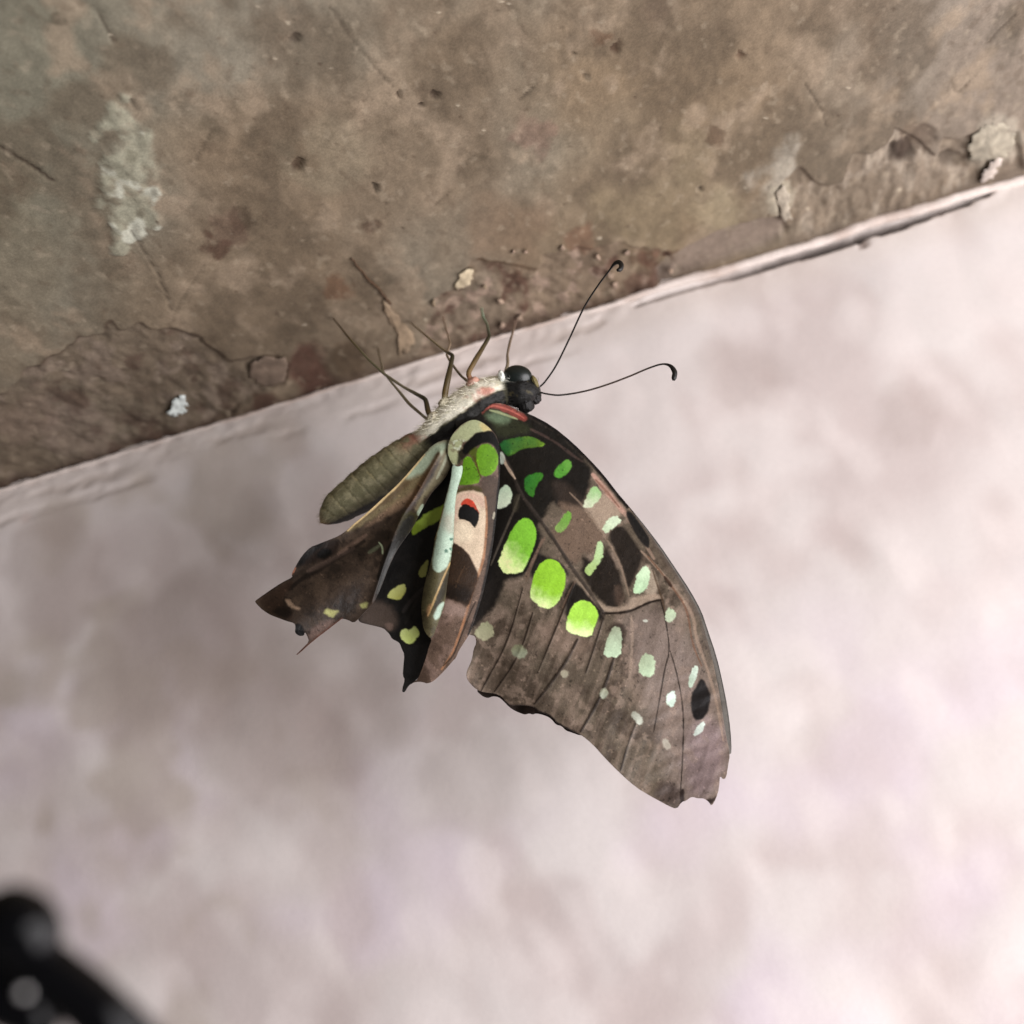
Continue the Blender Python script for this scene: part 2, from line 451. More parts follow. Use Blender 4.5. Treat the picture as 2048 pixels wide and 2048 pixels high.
ceiling = link("ceiling", ceil_me, M_stone)
tag(ceiling, "stained brown concrete slab overhead, pitted and chipped along its lower edge", "ceiling", kind="structure")

# --- wall
gx = axis_lines(-0.105, 0.098, 0.0006, 0.34)
gz = np.r_[-0.42 + 0.255*np.linspace(0, 1, 20)[:-1]**1.0, np.arange(-0.165, -0.024, 0.0009), np.arange(-0.024, 0.0022, 0.00035)]
GX, GZ = np.meshgrid(gx, gz, indexing='ij')
pts = np.stack([GX.ravel(), np.zeros(GX.size), GZ.ravel()], 1)
px, py, dep = to_px(pts)
px = np.where(dep > 0.03, px, -900.0); py = np.where(dep > 0.03, py, -900.0)
wx, wz = pts[:, 0]*1000, pts[:, 2]*1000
nb = fbm(wx*0.9, wz, 24, 3, 101); nm = .5*fbm(wx*1.25+wz*.25, wz*0.8-wx*.2, 11, 2, 102)+.5*fbm(wx*1.1-wz*.3+3, wz*0.8+wx*.3, 9, 2, 122); nf = fbm(wx, wz, 1.5, 3, 103)
n2 = .5*fbm(wx*1.5+wz*.5, wz*0.7-wx*.3, 7.5, 2, 107)+.5*fbm(wx*1.2+wz*.2, wz*0.8-wx*.1, 6, 2, 127)
col = np.tile(lin((203, 195, 192)), (len(pts), 1))
col = mixc(col, (190, 178, 175), sm(0.42, 0.66, nb)*0.8)
col = mixc(col, (211, 204, 201), sm(0.5, 0.7, fbm(wx, wz, 15, 3, 104))*0.7)
col = mixc(col, (204, 192, 199), sm(0.40, 0.7, fbm(wx, wz, 18, 3, 105))*sm(1000, 1600, py)*0.8)
col = mixc(col, (184, 170, 166), sm(0.42, 0.66, nm)*0.5)
col = mixc(col, (220, 211, 208), sm(0.46, 0.7, n2)*0.4)
col = mixc(col, (172, 160, 148), sm(0.5, 0.7, fbm(wx, wz, 11, 3, 106))*sm(1000, 300, px)*0.6)
ed = seg_dist(px, py, EDGE, False)[0]
col = mixc(col, (198, 186, 176), sm(110, 20, ed)*0.5)
for bx_, by_, br_, ba_ in [(330, 1330, 190, .5), (590, 1430, 200, .5), (110, 1160, 150, .45), (760, 1010, 110, .35), (180, 1640, 170, .35), (500, 1050, 90, .3), (1500, 760, 110, .25), (930, 1580, 150, .25), (1830, 820, 80, .25)]:
    col = mixc(col, (160, 146, 140), blot(px, py, bx_, by_, br_, int(bx_), .8)*ba_)
y = (nb-.5)*0.0012 + (nm-.5)*0.0005
edge_n = sm(60, 0, ed)
y += edge_n*(nf-.5)*0.0006
# faint parallel grooves under the junction, their soft shadow lines tinted in
for off, a in [(34, .28), (66, .15)]:
    q = [(a0, b0+off) for a0, b0 in EDGE if a0 < 1500]
    lm = line_mask(px, py, q, 12, 8, 9)*sm(0.42, 0.6, fbm(wx, wz, 9, 2, 110+off))
    y += lm*0.0002; col = mixc(col, (160, 144, 132), lm*a)
# deep groove where the plaster lip has lifted away
groove = [(x_, EL(x_)+o_) for x_, o_ in [(1270, 18), (1340, 20), (1430, 17), (1500, 20), (1560, 16), (1620, 19), (1680, 22), (1740, 18), (1810, 20), (1870, 17), (1930, 15), (1985, 12)]]
_og = r7((-60, 1060), (40, 1040), (180, 1000), (330, 945), (520, 885), (640, 835), (800, 775), (920, 735), (1050, 692), (1180, 640), (1320, 590), (1450, 545), (1600, 505), (1700, 478))
gp = chaikin(groove, 2, False)
def gfun(a, b):
    d, _, _, t = seg_dist(a + (fbm(a, b, 30, 2, 7)-.5)*6, b+(fbm(a, b, 24, 2, 8)-.5)*5, gp, False)
    w = 3 + 8*np.sin(np.pi*np.clip(t, 0, 1)**1.2)
    return (1-sm(w*0.55, w*1.1, d)) * (0.25+0.75*sm(0.12, 0.4, t))
lm = bbox_eval(px, py, gp, 30, gfun, 0.0)
y += lm*0.0032
col = mixc(col, (72, 60, 54), lm*0.9)  # shade inside the groove darkened into the wall colour
b_ = blot(px, py, *r7((1105, 745))[0], 11, 44, .5); y += b_*.0006; col = mixc(col, (150, 136, 130), b_*.8)
lm = blot(px, py, *r8((110, 1150))[0], 13, 45, .3); col = mixc(col, (205, 190, 184), lm*.8)
pts[:, 1] = y
wall_me = make_mesh("wall", pts, grid_faces(len(gx), len(gz)), col)
wall = link("wall", wall_me, M_wall)
tag(wall, "pale pinkish painted plaster wall meeting the underside of the slab", "wall", kind="structure")

# --- plaster lip along the junction
def tube(path, radii, sides=10, flat=None, caps=True):
    p = np.asarray(path, float); n = len(p)
    t = np.gradient(p, axis=0); t /= np.linalg.norm(t, axis=1)[:, None] + 1e-12
    nrm = np.zeros_like(p)
    a = np.array([0.31, -0.9, 0.3]) if flat is None else np.asarray(flat, float)
    for i in range(n):
        v = a - t[i]*(a @ t[i]); v /= np.linalg.norm(v)+1e-12
        nrm[i] = v
        if flat is None: a = v
    bn = np.cross(t, nrm)
    radii = np.asarray(radii, float)
    if radii.ndim == 1: radii = np.stack([radii, radii], 1)
    th = np.linspace(0, 2*np.pi, sides, endpoint=False)
    v = (p[:, None] + radii[:, 0, None, None]*np.cos(th)[None, :, None]*nrm[:, None] + radii[:, 1, None, None]*np.sin(th)[None, :, None]*bn[:, None]).reshape(-1, 3)
    i, j = np.meshgrid(np.arange(n-1), np.arange(sides), indexing='ij')
    j2 = (j+1) % sides
    f = np.stack([(i*sides+j).ravel(), (i*sides+j2).ravel(), ((i+1)*sides+j2).ravel(), ((i+1)*sides+j).ravel()], 1)
    if caps:
        v = np.vstack([v, p[:1], p[-1:]])
        c0, c1 = len(v)-2, len(v)-1
        jj = np.arange(sides); j2 = (jj+1) % sides
        f = np.vstack([f, np.stack([jj, j2, np.full(sides, c0), np.full(sides, c0)], 1)[:, [1, 0, 2, 3]],
                       np.stack([(n-1)*sides+jj, (n-1)*sides+j2, np.full(sides, c1), np.full(sides, c1)], 1)])
    return v, f

def tube_mesh(name, path, radii, col, sides=10, flat=None, jitter=0.0, seed=0):
    v, f = tube(path, radii, sides, flat)
    n = len(path)
    quads = f[:-2*sides]; tris = f[-2*sides:, :3]
    c = np.asarray(col, float)
    if c.ndim == 1: c = np.tile(c, (n, 1))
    cc = np.vstack([np.repeat(c, sides, 0), c[:1], c[-1:]])
    if jitter:
        q = v*1000
        v = v + (np.stack([fbm(q[:, 0]+q[:, 1], q[:, 2], 1.1, 3, seed+k) for k in range(3)], 1)-.5)*jitter
    f2 = np.vstack([quads[:, [0, 1, 2]], quads[:, [0, 2, 3]], tris])
    return make_mesh(name, v, f2, cc)

lip_px = [(x_, EL(x_)+(4+2.5*math.sin(x_*.013)+2*math.sin(x_*.031+1) if x_ > 1150 else 1.5)) for x_ in range(-300, 2400, 60)]
_ol = r7((-900, 1245), (-500, 1130), (-180, 1025), (0, 972), (200, 905), (500, 815), (800, 715), (1050, 622), (1300, 540), (1500, 478), (1700, 420), (1932, 340), (2300, 220))
sp = spline(lip_px, 420)
path = np.array([P(a, b, wall_depth(a, b, 0.0)) for a, b in sp])
path[:, 1] -= 0.0003
tt = sp[:, 0]
rad = 0.00022 + 0.00040*sm(1150, 1450, tt) + 0.00022*(fbm(tt, tt*0, 40, 3, 5)-.4)
rad2 = rad*1.15
c = np.tile(lin((204, 192, 184)), (len(sp), 1)); c = mixc(c, (184, 168, 158), sm(.4, .75, fbm(tt, tt*0+9, 60, 3, 6)))
lip = link("plaster_lip", tube_mesh("plaster_lip", path, np.stack([rad, rad2], 1), c, 14, (0, -1, 0), 0.0003, 3), M_flake, wall)

# --- loose flakes and rubble stuck to the slab (parts of it)
def flake(name, outline, thick, color, drop=0.0006, parent=None, mat=M_flake, seed=0, dome=0.5):
    p = chaikin(outline, 2); cx, cy = p.mean(0)
    rr0 = np.hypot(*(p-[cx, cy]).T).mean()
    pn = (np.stack([fbm(p[:, 0]*1.7, p[:, 1]*1.7, 9, 3, seed+3), fbm(p[:, 0]*1.7, p[:, 1]*1.7, 9, 3, seed+8)], 1)-.5)*min(rr0*1.5, 20)
    thick = thick*0.28
    n = len(p); rings = 7
    v = []
    for k in range(rings+1):
        s = 1 - k/rings
        q = np.array([cx, cy]) + (p-[cx, cy])*s + pn*s**4
        for a, b in q:
            z = drop + thick*(1-s**2)*dome + thick*1.6*(fbm(np.array([a]), np.array([b]), 11, 4, seed)[0]-.45)*(1 if k else 0.2)
            v.append(P(a, b, ceil_depth(a, b, max(z, 0))))
    for a, b in p + pn:
        v.append(P(a, b, ceil_depth(a, b, -0.0008)))
    f = []
    for k in range(rings):
        for i in range(n):
            f.append((k*n+i, k*n+(i+1) % n, (k+1)*n+(i+1) % n, (k+1)*n+i))
    base = (rings+1)*n
    for i in range(n): f.append((base+i, base+(i+1) % n, (i+1) % n, i))
    v = np.array(v)
    c = np.tile(lin(color), (len(v), 1))*(0.5+1.0*fbm(v[:, 0]*1000, v[:, 1]*600, .9, 3, seed)[:, None])
    return link(name, make_mesh(name, v, f, c, True), mat, parent)

flake("paint_flake", r8((722, 690), (745, 650), (770, 625), (785, 635), (800, 650), (795, 672), (806, 700), (785, 705), (760, 698), (735, 715)), 0.0012, (214, 222, 218), 0.0003, ceiling, seed=1)["label"] = "bright white flake stuck in the broken slab edge"
flake("plaster_flake", r4((700, 262), (712, 205), (750, 150), (800, 150), (812, 190), (780, 235), (730, 262)), 0.0010, (178, 164, 138), 0.0003, ceiling, seed=2)
flake("plaster_flake", r7((1640, 250), (1680, 160), (1740, 125), (1810, 120), (1880, 150), (1890, 210), (1860, 270), (1800, 310), (1740, 300), (1690, 330), (1650, 300)), 0.0016, (150, 142, 126), 0.0002, ceiling, seed=3)
flake("plaster_flake", r7((1700, 400), (1745, 350), (1800, 285), (1815, 300), (1785, 355), (1790, 395), (1740, 420)), 0.0009, (184, 172, 162), 0.0001, ceiling, seed=4)
flake("plaster_flake", r4((310, 330), (345, 320), (400, 390), (450, 440), (500, 500), (490, 560), (430, 600), (400, 590), (415, 520), (385, 440)), 0.0010, (142, 124, 102), 0.0002, ceiling, seed=5)
flake("plaster_flake", r7((645, 470), (680, 440), (720, 480), (715, 530), (740, 600), (700, 640), (665, 560)), 0.0010, (160, 150, 134), 0.0002, ceiling, seed=6)
flake("plaster_flake", r8((1080, 480), (1150, 455), (1235, 470), (1240, 520), (1190, 580), (1110, 580), (1070, 540)), 0.0007, (112, 97, 84), 0.0001, ceiling, seed=7)
for i, (a, b, s) in enumerate([(940, 320, 22), (860, 250, 14), (1040, 400, 20), (950, 445, 16), (1075, 60, 16), (1270, 45, 14), (1010, 60, 10), (1520, 190, 24), (1545, 240, 18), (1600, 60, 22), (1450, 90, 16), (600, 330, 20), (1830, 160, 14)]):
    an = np.sort(RNG.uniform(0, 6.28, 7)); rr = s*RNG.uniform(.6, 1.2, 7)
    flake("mortar_crumb", r4(*[(a+np.cos(t)*q, b+np.sin(t)*q*1.2) for t, q in zip(an, rr)]), 0.0009, random.choice([(146, 126, 110), (156, 136, 118), (140, 124, 102)]), 0.0004, ceiling, seed=20+i)

# ------------------------------------------------------------------ butterfly
butterfly = bpy.data.objects.new("butterfly", None)
scene.collection.objects.link(butterfly)
tag(butterfly, "brown butterfly with bright green wing spots hanging upside down under the concrete slab", "butterfly")
D0 = 0.1975
BUT = butterfly

def wing_sheet(name, outline, depth_fn, color_fn, parent, step=1.4, spots=(), thick=0.00006, smooth_n=1, mat=M_wing):
    out = chaikin(outline, smooth_n)
    x0, y0 = out.min(0)-2; x1, y1 = out.max(0)+2
    gx = np.arange(x0, x1+step, step); gy = np.arange(y0, y1+step, step)
    A, B = np.meshgrid(gx, gy, indexing='ij'); a = A.ravel().copy(); b = B.ravel().copy()
    ins = inside(a, b, out)
    F = grid_faces(len(gx), len(gy), True)
    cnt = ins[F].sum(1)
    F = F[cnt >= 1]
    used = np.zeros(len(a), bool); used[F.ravel()] = True
    bd = used & ~ins
    _, qx, qy, _ = seg_dist(a[bd], b[bd], out, True)
    a[bd] = qx; b[bd] = qy
    idx = -np.ones(len(a), int); idx[used] = np.arange(used.sum())
    F = idx[F]; a = a[used]; b = b[used]
    d = depth_fn(a, b); c = color_fn(a, b)
    v = P(a, b, d)
    o = link(name, make_mesh(name, v, F, c), mat, parent)
    sol = o.modifiers.new("thickness", 'SOLIDIFY'); sol.thickness = thick; sol.offset = 0
    for nm, poly in spots:
        s = sdf(a, b, poly, 12)
        k = s < -1.6
        fk = k[F].all(1)
        if fk.sum() < 6: continue
        u = np.zeros(len(a), bool); u[F[fk].ravel()] = True
        ii = -np.ones(len(a), int); ii[u] = np.arange(u.sum())
        dv = d[u] - 0.000036
        link(nm, make_mesh(nm, P(a[u], b[u], dv), ii[F[fk]], c[u]), M_spot, o)
    return o

class Paint:
    def __init__(s, a, b, base): s.a, s.b = a, b; s.c = np.tile(lin(base), (len(a), 1))
    def noise(s, col, scale, lo, hi, amt, seed, octv=4):
        s.c = mixc(s.c, col, sm(lo, hi, fbm(s.a, s.b, scale, octv, seed))*amt)
    def poly(s, pts, col, soft=4, amt=1.0, rag=0.0, sn=2, seed=1, mod=None):
        pts = chaikin(pts, sn)
        a, b = s.a, s.b
        if rag:
            a = a + (fbm(s.a, s.b, 9, 3, seed)-.5)*2*rag; b = b + (fbm(s.a, s.b, 9, 3, seed+50)-.5)*2*rag
        k = sm(soft, -soft, sdf(a, b, pts, soft+25))*amt
        if mod is not None: k = k*mod
        s.c = mixc(s.c, col, k)
    def line(s, pts, col, w, amt=1.0, soft=0.6, taper=False):
        pts = chaikin(pts, 2, False)
        def f(a, b):
            d, _, _, t = seg_dist(a, b, pts, False)
            ww = (w*(1-0.7*t) if taper else w)*(0.65+0.7*fbm(a, b, 22, 2, 13))*(0.45+0.55*np.sin(np.pi*np.clip(t, 0.03, .97))**.4)
            return 1-sm(ww*(1-soft), ww*(1+soft), d)
        s.c = mixc(s.c, col, bbox_eval(s.a, s.b, pts, w*2+3, f, 0.0)*amt*(0.55+0.9*fbm(s.a, s.b, 18, 3, 7)).clip(0, 1))
    def grad(s, poly, c0, c1, p0, p1, soft=1.6, lo=0., hi=1., rag=1.8, seed=1):
        poly = np.asarray(poly)
        p0, p1 = np.array(p0), np.array(p1)
        t = ((s.a-p0[0])*(p1-p0)[0] + (s.b-p0[1])*(p1-p0)[1]) / ((p1-p0)@(p1-p0))
        t = t + (fbm(s.a, s.b, 16, 3, seed)-.5)*0.5
        t = sm(lo, hi, t)
        colr = lin(c0)*(1-t[:, None]) + lin(c1)*t[:, None]
        a = s.a + (fbm(s.a, s.b, 5, 3, seed)-.5)*2*rag; b = s.b + (fbm(s.a, s.b, 5, 3, seed+9)-.5)*2*rag
        k = sm(soft, -soft, sdf(a, b, poly, 12))
        s.c = mixc(s.c, colr, k)

def wear(p, a, b, seed):
    p.c *= (0.80 + 0.22*fbm(a, b, 14, 3, seed) + 0.18*vnoise(a/2.6, b/2.6, seed+3))[:, None]
    lum = p.c.mean(1)
    k = sm(.74, .84, fbm(a, b, 7, 3, seed+7))*sm(.30, .12, lum)
    p.c = p.c*(1+k[:, None]*.55)
    k = sm(.72, .82, fbm(a, b, 6, 3, seed+11))*sm(.4, .1, lum)
    p.c = p.c*(1-k[:, None]*.4)
    lum = p.c.mean(1)
    p.c = p.c*np.clip((np.maximum(lum, 1e-4)/.095)**.5, .22, 1.15)[:, None]

# ---- near forewing
fw_out = (r5((560, 1230), (700, 1130), (850, 1100), (1000, 1140), (1150, 1210), (1300, 1280)) + cG((230, 30), (400, 120), (560, 250), (700, 390), (800, 500), (900, 630),
          (990, 745), (1110, 900), (1220, 1050), (1340, 1230), (1450, 1400), (1540, 1570)) +
          r3((1655, 480), (1700, 640), (1735, 800), (1762, 960), (1785, 1110), (1812, 1235), (1800, 1300), (1788, 1378), (1764, 1384), (1752, 1352), (1745, 1440),
             (1728, 1500), (1700, 1548), (1682, 1518), (1650, 1498), (1615, 1500), (1580, 1488), (1545, 1515), (1520, 1520), (1490, 1565), (1440, 1545), (1380, 1512),
             (1330, 1485), (1240, 1430), (1150, 1350), (1060, 1260), (980, 1170), (908, 1112), (860, 1095), (822, 1074), (762, 1042), (742, 1012), (690, 985), (655, 975),
             (640, 955), (600, 940), (540, 935), (490, 940), (455, 915), (435, 885), (390, 865), (330, 860), (285, 846), (240, 805), (218, 765), (224, 725), (244, 685), (256, 650),
             (262, 600), (281, 560), (272, 520), (255, 515), (200, 500)) +
          r2((190, 1450), (240, 1250), (300, 1000), (280, 700), (260, 420), (180, 220), (150, 120)) + cE((850, 1180), (1000, 1060), (1150, 1000)))
FWS = {
 'base_green': r2((430, 258), (520, 240), (600, 222), (660, 238), (722, 272), (700, 292), (600, 300), (565, 308), (530, 335), (490, 352), (450, 322)),
 'g2': r2((590, 480), (640, 460), (700, 449), (710, 480), (672, 520), (656, 560), (648, 607), (610, 592), (583, 540)),
 'g3': r2((780, 430), (820, 392), (858, 370), (886, 392), (872, 440), (830, 482), (790, 487), (768, 460)),
 'p4': r2((440, 550), (480, 525), (508, 556), (516, 610), (490, 658), (430, 682), (405, 672), (425, 600)),
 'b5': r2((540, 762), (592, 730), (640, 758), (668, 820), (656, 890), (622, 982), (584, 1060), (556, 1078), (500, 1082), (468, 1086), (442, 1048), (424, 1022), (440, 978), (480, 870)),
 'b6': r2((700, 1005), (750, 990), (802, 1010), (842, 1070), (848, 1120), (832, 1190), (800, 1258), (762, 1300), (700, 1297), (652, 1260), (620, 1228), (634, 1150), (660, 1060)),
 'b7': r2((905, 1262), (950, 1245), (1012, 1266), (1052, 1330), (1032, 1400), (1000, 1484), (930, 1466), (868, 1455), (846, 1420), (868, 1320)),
 's8': r2((1010, 533), (1056, 556), (1072, 600), (1042, 640), (990, 682), (948, 660), (980, 600)),
 's9': r2((1110, 742), (1160, 712), (1200, 762), (1150, 788), (1096, 836), (1070, 798)),
 's10': r2((810, 752), (850, 695), (884, 698), (880, 750), (840, 812), (800, 830), (774, 800)),
 's11': r2((1052, 868), (1082, 900), (1076, 990), (1030, 1050), (1000, 1102), (968, 1082), (968, 1044), (1018, 1010), (1033, 940)),
 's12': r2((1298, 1070), (1340, 1028), (1372, 1060), (1370, 1130), (1340, 1190), (1290, 1212), (1262, 1190)),
 's13': r2((1140, 1408), (1192, 1418), (1198, 1520), (1182, 1602), (1088, 1602), (1086, 1560), (1110, 1480)),
 's14': r2((1328, 1578), (1392, 1588), (1407, 1650), (1392, 1732), (1308, 1716), (1298, 1650)),
 's15': r2((1480, 1288), (1530, 1318), (1537, 1350), (1500, 1388), (1463, 1370)),
 's16': r2((1640, 1660), (1676, 1655), (1666, 1730), (1622, 1805), (1608, 1760)),
 's17': r2((1478, 1830), (1520, 1806), (1537, 1860), (1510, 1924), (1466, 1892)),
 's18': r3((1588, 1132), (1600, 1080), (1650, 1028), (1662, 1060), (1640, 1102)),
 's19': r3((1398, 1145), (1430, 1138), (1457, 1175), (1440, 1212), (1408, 1190)),
 's20': r3((1213, 985), (1245, 973), (1287, 1025), (1272, 1062), (1235, 1032)),
 's21': r3((1028, 850), (1060, 833), (1082, 860), (1052, 904), (1022, 882)),
 's22': r3((785, 740), (815, 718), (842, 745), (810, 782)),
 's23': r3((488, 590), (540, 563), (597, 610), (560, 662), (498, 640)),
 's24': r3((272, 490), (330, 422), (388, 470), (382, 522), (330, 555), (272, 512)),
}
FWS = {k: chaikin(v, 1) for k, v in FWS.items()}
FW_VEINS = [r3((560, 230), (470, 560), (340, 790), (310, 850)), r3((620, 380), (540, 640), (390, 855)), r3((870, 200), (790, 400), (650, 740)), r3((890, 540), (830, 660), (740, 790), (630, 930)),
            r3((1040, 430), (1000, 560), (940, 740)), r3((1110, 650), (1040, 870), (910, 1095)), r3((1250, 1030), (1200, 1150), (1150, 1330)),
            r3((1390, 300), (1420, 400), (1450, 610), (1420, 700), (1390, 880), (1350, 1100)), r3((1450, 610), (1490, 740), (1530, 950), (1530, 1180), (1510, 1500))]
CELL = r2((440, 330), (500, 420), (560, 580), (620, 660), (760, 850), (880, 1040), (960, 1150), (1075, 1315))

def fw_color(a, b):
    p = Paint(a, b, (97, 86, 73))
    p.noise((119, 104, 91), 46, .48, .68, .8, 3)
    p.noise((78, 66, 55), 34, .5, .72, .8, 4)
    p.poly(r3((1150, 380), (1400, 320), (1600, 560), (1750, 900), (1800, 1230), (1700, 1540), (1480, 1560), (1420, 1300), (1300, 900), (1200, 600)), (122, 108, 100), 30, .75, 6)
    p.poly(r3((1560, 1000), (1780, 1050), (1800, 1250), (1700, 1500), (1540, 1480)), (134, 116, 118), 22, .6, 6)
    p.poly(r3((640, 420), (820, 430), (980, 560), (940, 700), (820, 640), (640, 560)), (126, 107, 94), 20, .5, 8)
    p.poly(r3((230, 620), (400, 560), (640, 800), (900, 1080), (640, 960), (300, 850)), (80, 68, 57), 14, .65, 5)
    st = fbm((a*.94+b*.35)/1.0, (b*.94-a*.35)/9.0, 9, 3, 301)
    out_ = sm(1150, 1300, b + .35*(a-1000))
    p.c = mixc(p.c, (142, 122, 110), sm(.5, .72, st)*out_*.16)  # pale and dark streaks paint highlights and shading of wrinkles between veins
    p.c = mixc(p.c, (66, 55, 46), sm(.5, .28, st)*out_*.16)
    p.noise((146, 127, 113), 22, .62, .75, .3, 305)
    # dark basal half
    dk = (34, 30, 25)
    p.poly(r2((100, 60), (340, 40), (620, 100), (800, 200), (960, 360), (1010, 450), (990, 560), (945, 640), (900, 680), (850, 690), (800, 660), (760, 620), (700, 760), (640, 800),
              (560, 720), (480, 800), (440, 1000), (380, 1150), (250, 1200), (200, 600)), dk, 6, .96, 4)
    p.poly(r2((760, 490), (860, 520), (940, 600), (980, 680), (900, 700), (820, 650), (770, 580)), (70, 58, 50), 10, .7, 4)
    p.poly(r2((300, 60), (420, 70), (560, 120), (620, 160), (640, 200), (520, 230), (430, 240), (380, 140)), (58, 62, 40), 8, .8, 3)
    p.poly(r2((330, 90), (420, 75), (520, 110), (470, 150), (400, 150)), (104, 122, 96), 8, .75, 3)
    # lower dark field beside the hindwing
    p.poly(r2((380, 560), (440, 660), (600, 700), (700, 830), (690, 960), (640, 1060), (540, 1120), (470, 1110), (430, 1250), (310, 1400), (200, 1460), (260, 1200), (330, 800)), (36, 32, 29), 7, .95, 4)
    for q in (r2((620, 960), (700, 960), (850, 1030), (870, 1120), (800, 1000), (690, 1020), (630, 1140)),
              r2((840, 1200), (880, 1120), (960, 1180), (1090, 1330), (1060, 1400), (1040, 1300), (960, 1240), (890, 1280), (850, 1400))):
        p.poly(q, (32, 29, 26), 5, .9, 2)
    # inside the cell
    p.poly(cG((430, 690), (560, 740), (640, 750), (760, 900), (810, 1000), (750, 1040), (720, 1110), (640, 1100), (610, 1180), (560, 1190), (450, 1050), (400, 950), (420, 900), (540, 850)), (108, 90, 76), 7, .9, 3)
    p.poly(cG((640, 750), (760, 690), (800, 630), (960, 800), (900, 830), (820, 900), (790, 960), (720, 830)), (156, 138, 120), 6, .9, 3)
    p.poly(cG((935, 878), (818, 958), (900, 1100), (960, 1250), (990, 1400), (1040, 1300), (1090, 1180), (1105, 1130), (1060, 1050), (1000, 960)), (48, 40, 34), 4, .95, 2)
    p.poly(cG((620, 1120), (650, 1200), (620, 1250), (700, 1390), (800, 1500), (880, 1545), (935, 1500), (955, 1350), (890, 1180), (820, 1060), (800, 1110), (740, 1220), (690, 1160)), (46, 38, 32), 5, .95, 3)
    p.poly(cG((870, 1380), (930, 1330), (960, 1500), (900, 1530)), (96, 78, 66), 6, .6, 3)
    # cell end
    p.poly(cG((560, 1270), (640, 1360), (740, 1470), (830, 1530), (940, 1520), (1000, 1500), (1010, 1450), (1060, 1440), (1160, 1420), (1240, 1430), (1250, 1455), (1130, 1490), (1000, 1545), (880, 1560), (800, 1560), (680, 1440)), (168, 149, 130), 4.5, .6, 3)
    p.poly(cG((1110, 1180), (1180, 1220), (1240, 1420), (1110, 1430), (1150, 1320)), (162, 148, 130), 5, .8, 2)
    p.line(cG((790, 1570), (870, 1572), (1000, 1560), (1120, 1502), (1180, 1478), (1255, 1466)), (44, 32, 24), 2.6, .95)
    p.line(cG((1180, 1240), (1230, 1400), (1260, 1480), (1280, 1620)), (84, 66, 50), 2.0, .8)
    # costa
    p.line(r5((1300, 1290),) + cG((230, 40), (400, 130), (560, 258), (700, 398), (800, 508), (900, 640), (985, 745)), (24, 19, 17), 5, .95)
    p.line(cG((240, 150), (420, 240), (560, 350), (640, 400)), (84, 66, 60), 3.0, .7)
    p.line(cG((720, 500), (800, 600), (880, 700), (970, 810)), (178, 142, 126), 5.2, .85)
    p.line(cG((740, 540), (840, 650), (920, 750)), (122, 88, 72), 2.2, .8)
    p.line(cG((960, 800), (1020, 880), (1100, 1000), (1190, 1150)), (140, 118, 102), 3.5, .75)
    p.poly(cG((965, 790), (1010, 780), (1100, 900), (1160, 1000), (1150, 1085), (1080, 1010), (1010, 900)), (36, 34, 34), 2.5, .95, 1)
    p.line(cG((1090, 1090), (1180, 1180), (1280, 1290), (1400, 1440), (1500, 1600)) + r3((1600, 520), (1690, 760), (1740, 960), (1770, 1150)), (160, 137, 118), 3.2, .45)
    p.line(cG((1140, 1130), (1250, 1260), (1340, 1380), (1450, 1540)) + r3((1580, 560), (1640, 700)), (110, 80, 62), 1.8, .85)
    p.line(cG((1270, 1290), (1320, 1360)), (48, 30, 22), 3.5, .8)
    p.line(cG((1060, 830), (1220, 1060), (1340, 1240), (1450, 1410), (1535, 1575)) + r3((1650, 490), (1695, 650)), (92, 82, 74), 4.0, .85)
    # red patch at the wing root
    p.poly(r5((560, 1270), (620, 1170), (720, 1110), (850, 1105), (1000, 1150), (1150, 1220), (1300, 1300), (1370, 1370), (1330, 1440), (1200, 1390), (1060, 1320), (900, 1240), (760, 1190), (640, 1230), (570, 1310)), (128, 62, 54), 2.2, .92, 2.5)
    p.noise((0, 0, 0), 9, 2, 3, 0, 1)
    p.line(r5((640, 1200), (760, 1150), (900, 1180), (1100, 1250), (1300, 1370)), (186, 104, 90), 1.6, .6)  # highlight painted along the red patch
    p.line(r5((700, 1235), (820, 1260), (960, 1310), (1180, 1390)), (150, 156, 116), 2.2, .8)
    # veins
    p.line(CELL, (64, 56, 50), 3.6, .9)
    p.line(r2((445, 335), (470, 400), (530, 490)), (184, 162, 140), 2.6, .85)  # pinkish highlight painted on the start of the cell vein
    p.poly(r2((432, 330), (450, 320), (470, 360), (460, 400), (436, 400)), (166, 176, 162), 2, .85)
    p.line(cG((540, 640), (640, 740), (760, 900), (820, 990), (930, 1180), (995, 1430)), (138, 119, 102), 2.0, .55)
    p.line(r2((560, 590), (535, 660), (520, 700), (450, 860), (380, 1030)), (88, 80, 70), 2.2, .8)
    p.line(r2((545, 600), (530, 690)), (76, 70, 56), 6, .6)
    for q in (r2((715, 860), (660, 960), (600, 1130)), r2((905, 1130), (850, 1230), (800, 1400)), r2((700, 870), (640, 1000), (590, 1110))):
        p.line(q, (112, 92, 78), 2.4, .75)
    for i, v in enumerate(FW_VEINS): p.line(v, (48, 38, 31), (1.7, 1.9, 1.5, 2.9, 1.5, 3.0, 1.7, 1.6, 1.5)[i], .85)
    p.line(r3((1215, 400), (1225, 520), (1205, 780)), (150, 132, 116), 3, .5)
    p.line(r3((1040, 430), (1050, 380)), (60, 48, 40), 3, .6)
    # dark halo of some spots
    p.poly(r2((1085, 1450), (1150, 1380), (1220, 1400), (1215, 1500), (1200, 1560), (1190, 1450), (1130, 1440)), (60, 48, 40), 5, .8, 2)
    # apex wrinkles, their sheen painted in as paler stripes
    w = np.sin((a*0.35 + b*0.9)/5.2 + 3*fbm(a, b, 30, 2, 77))
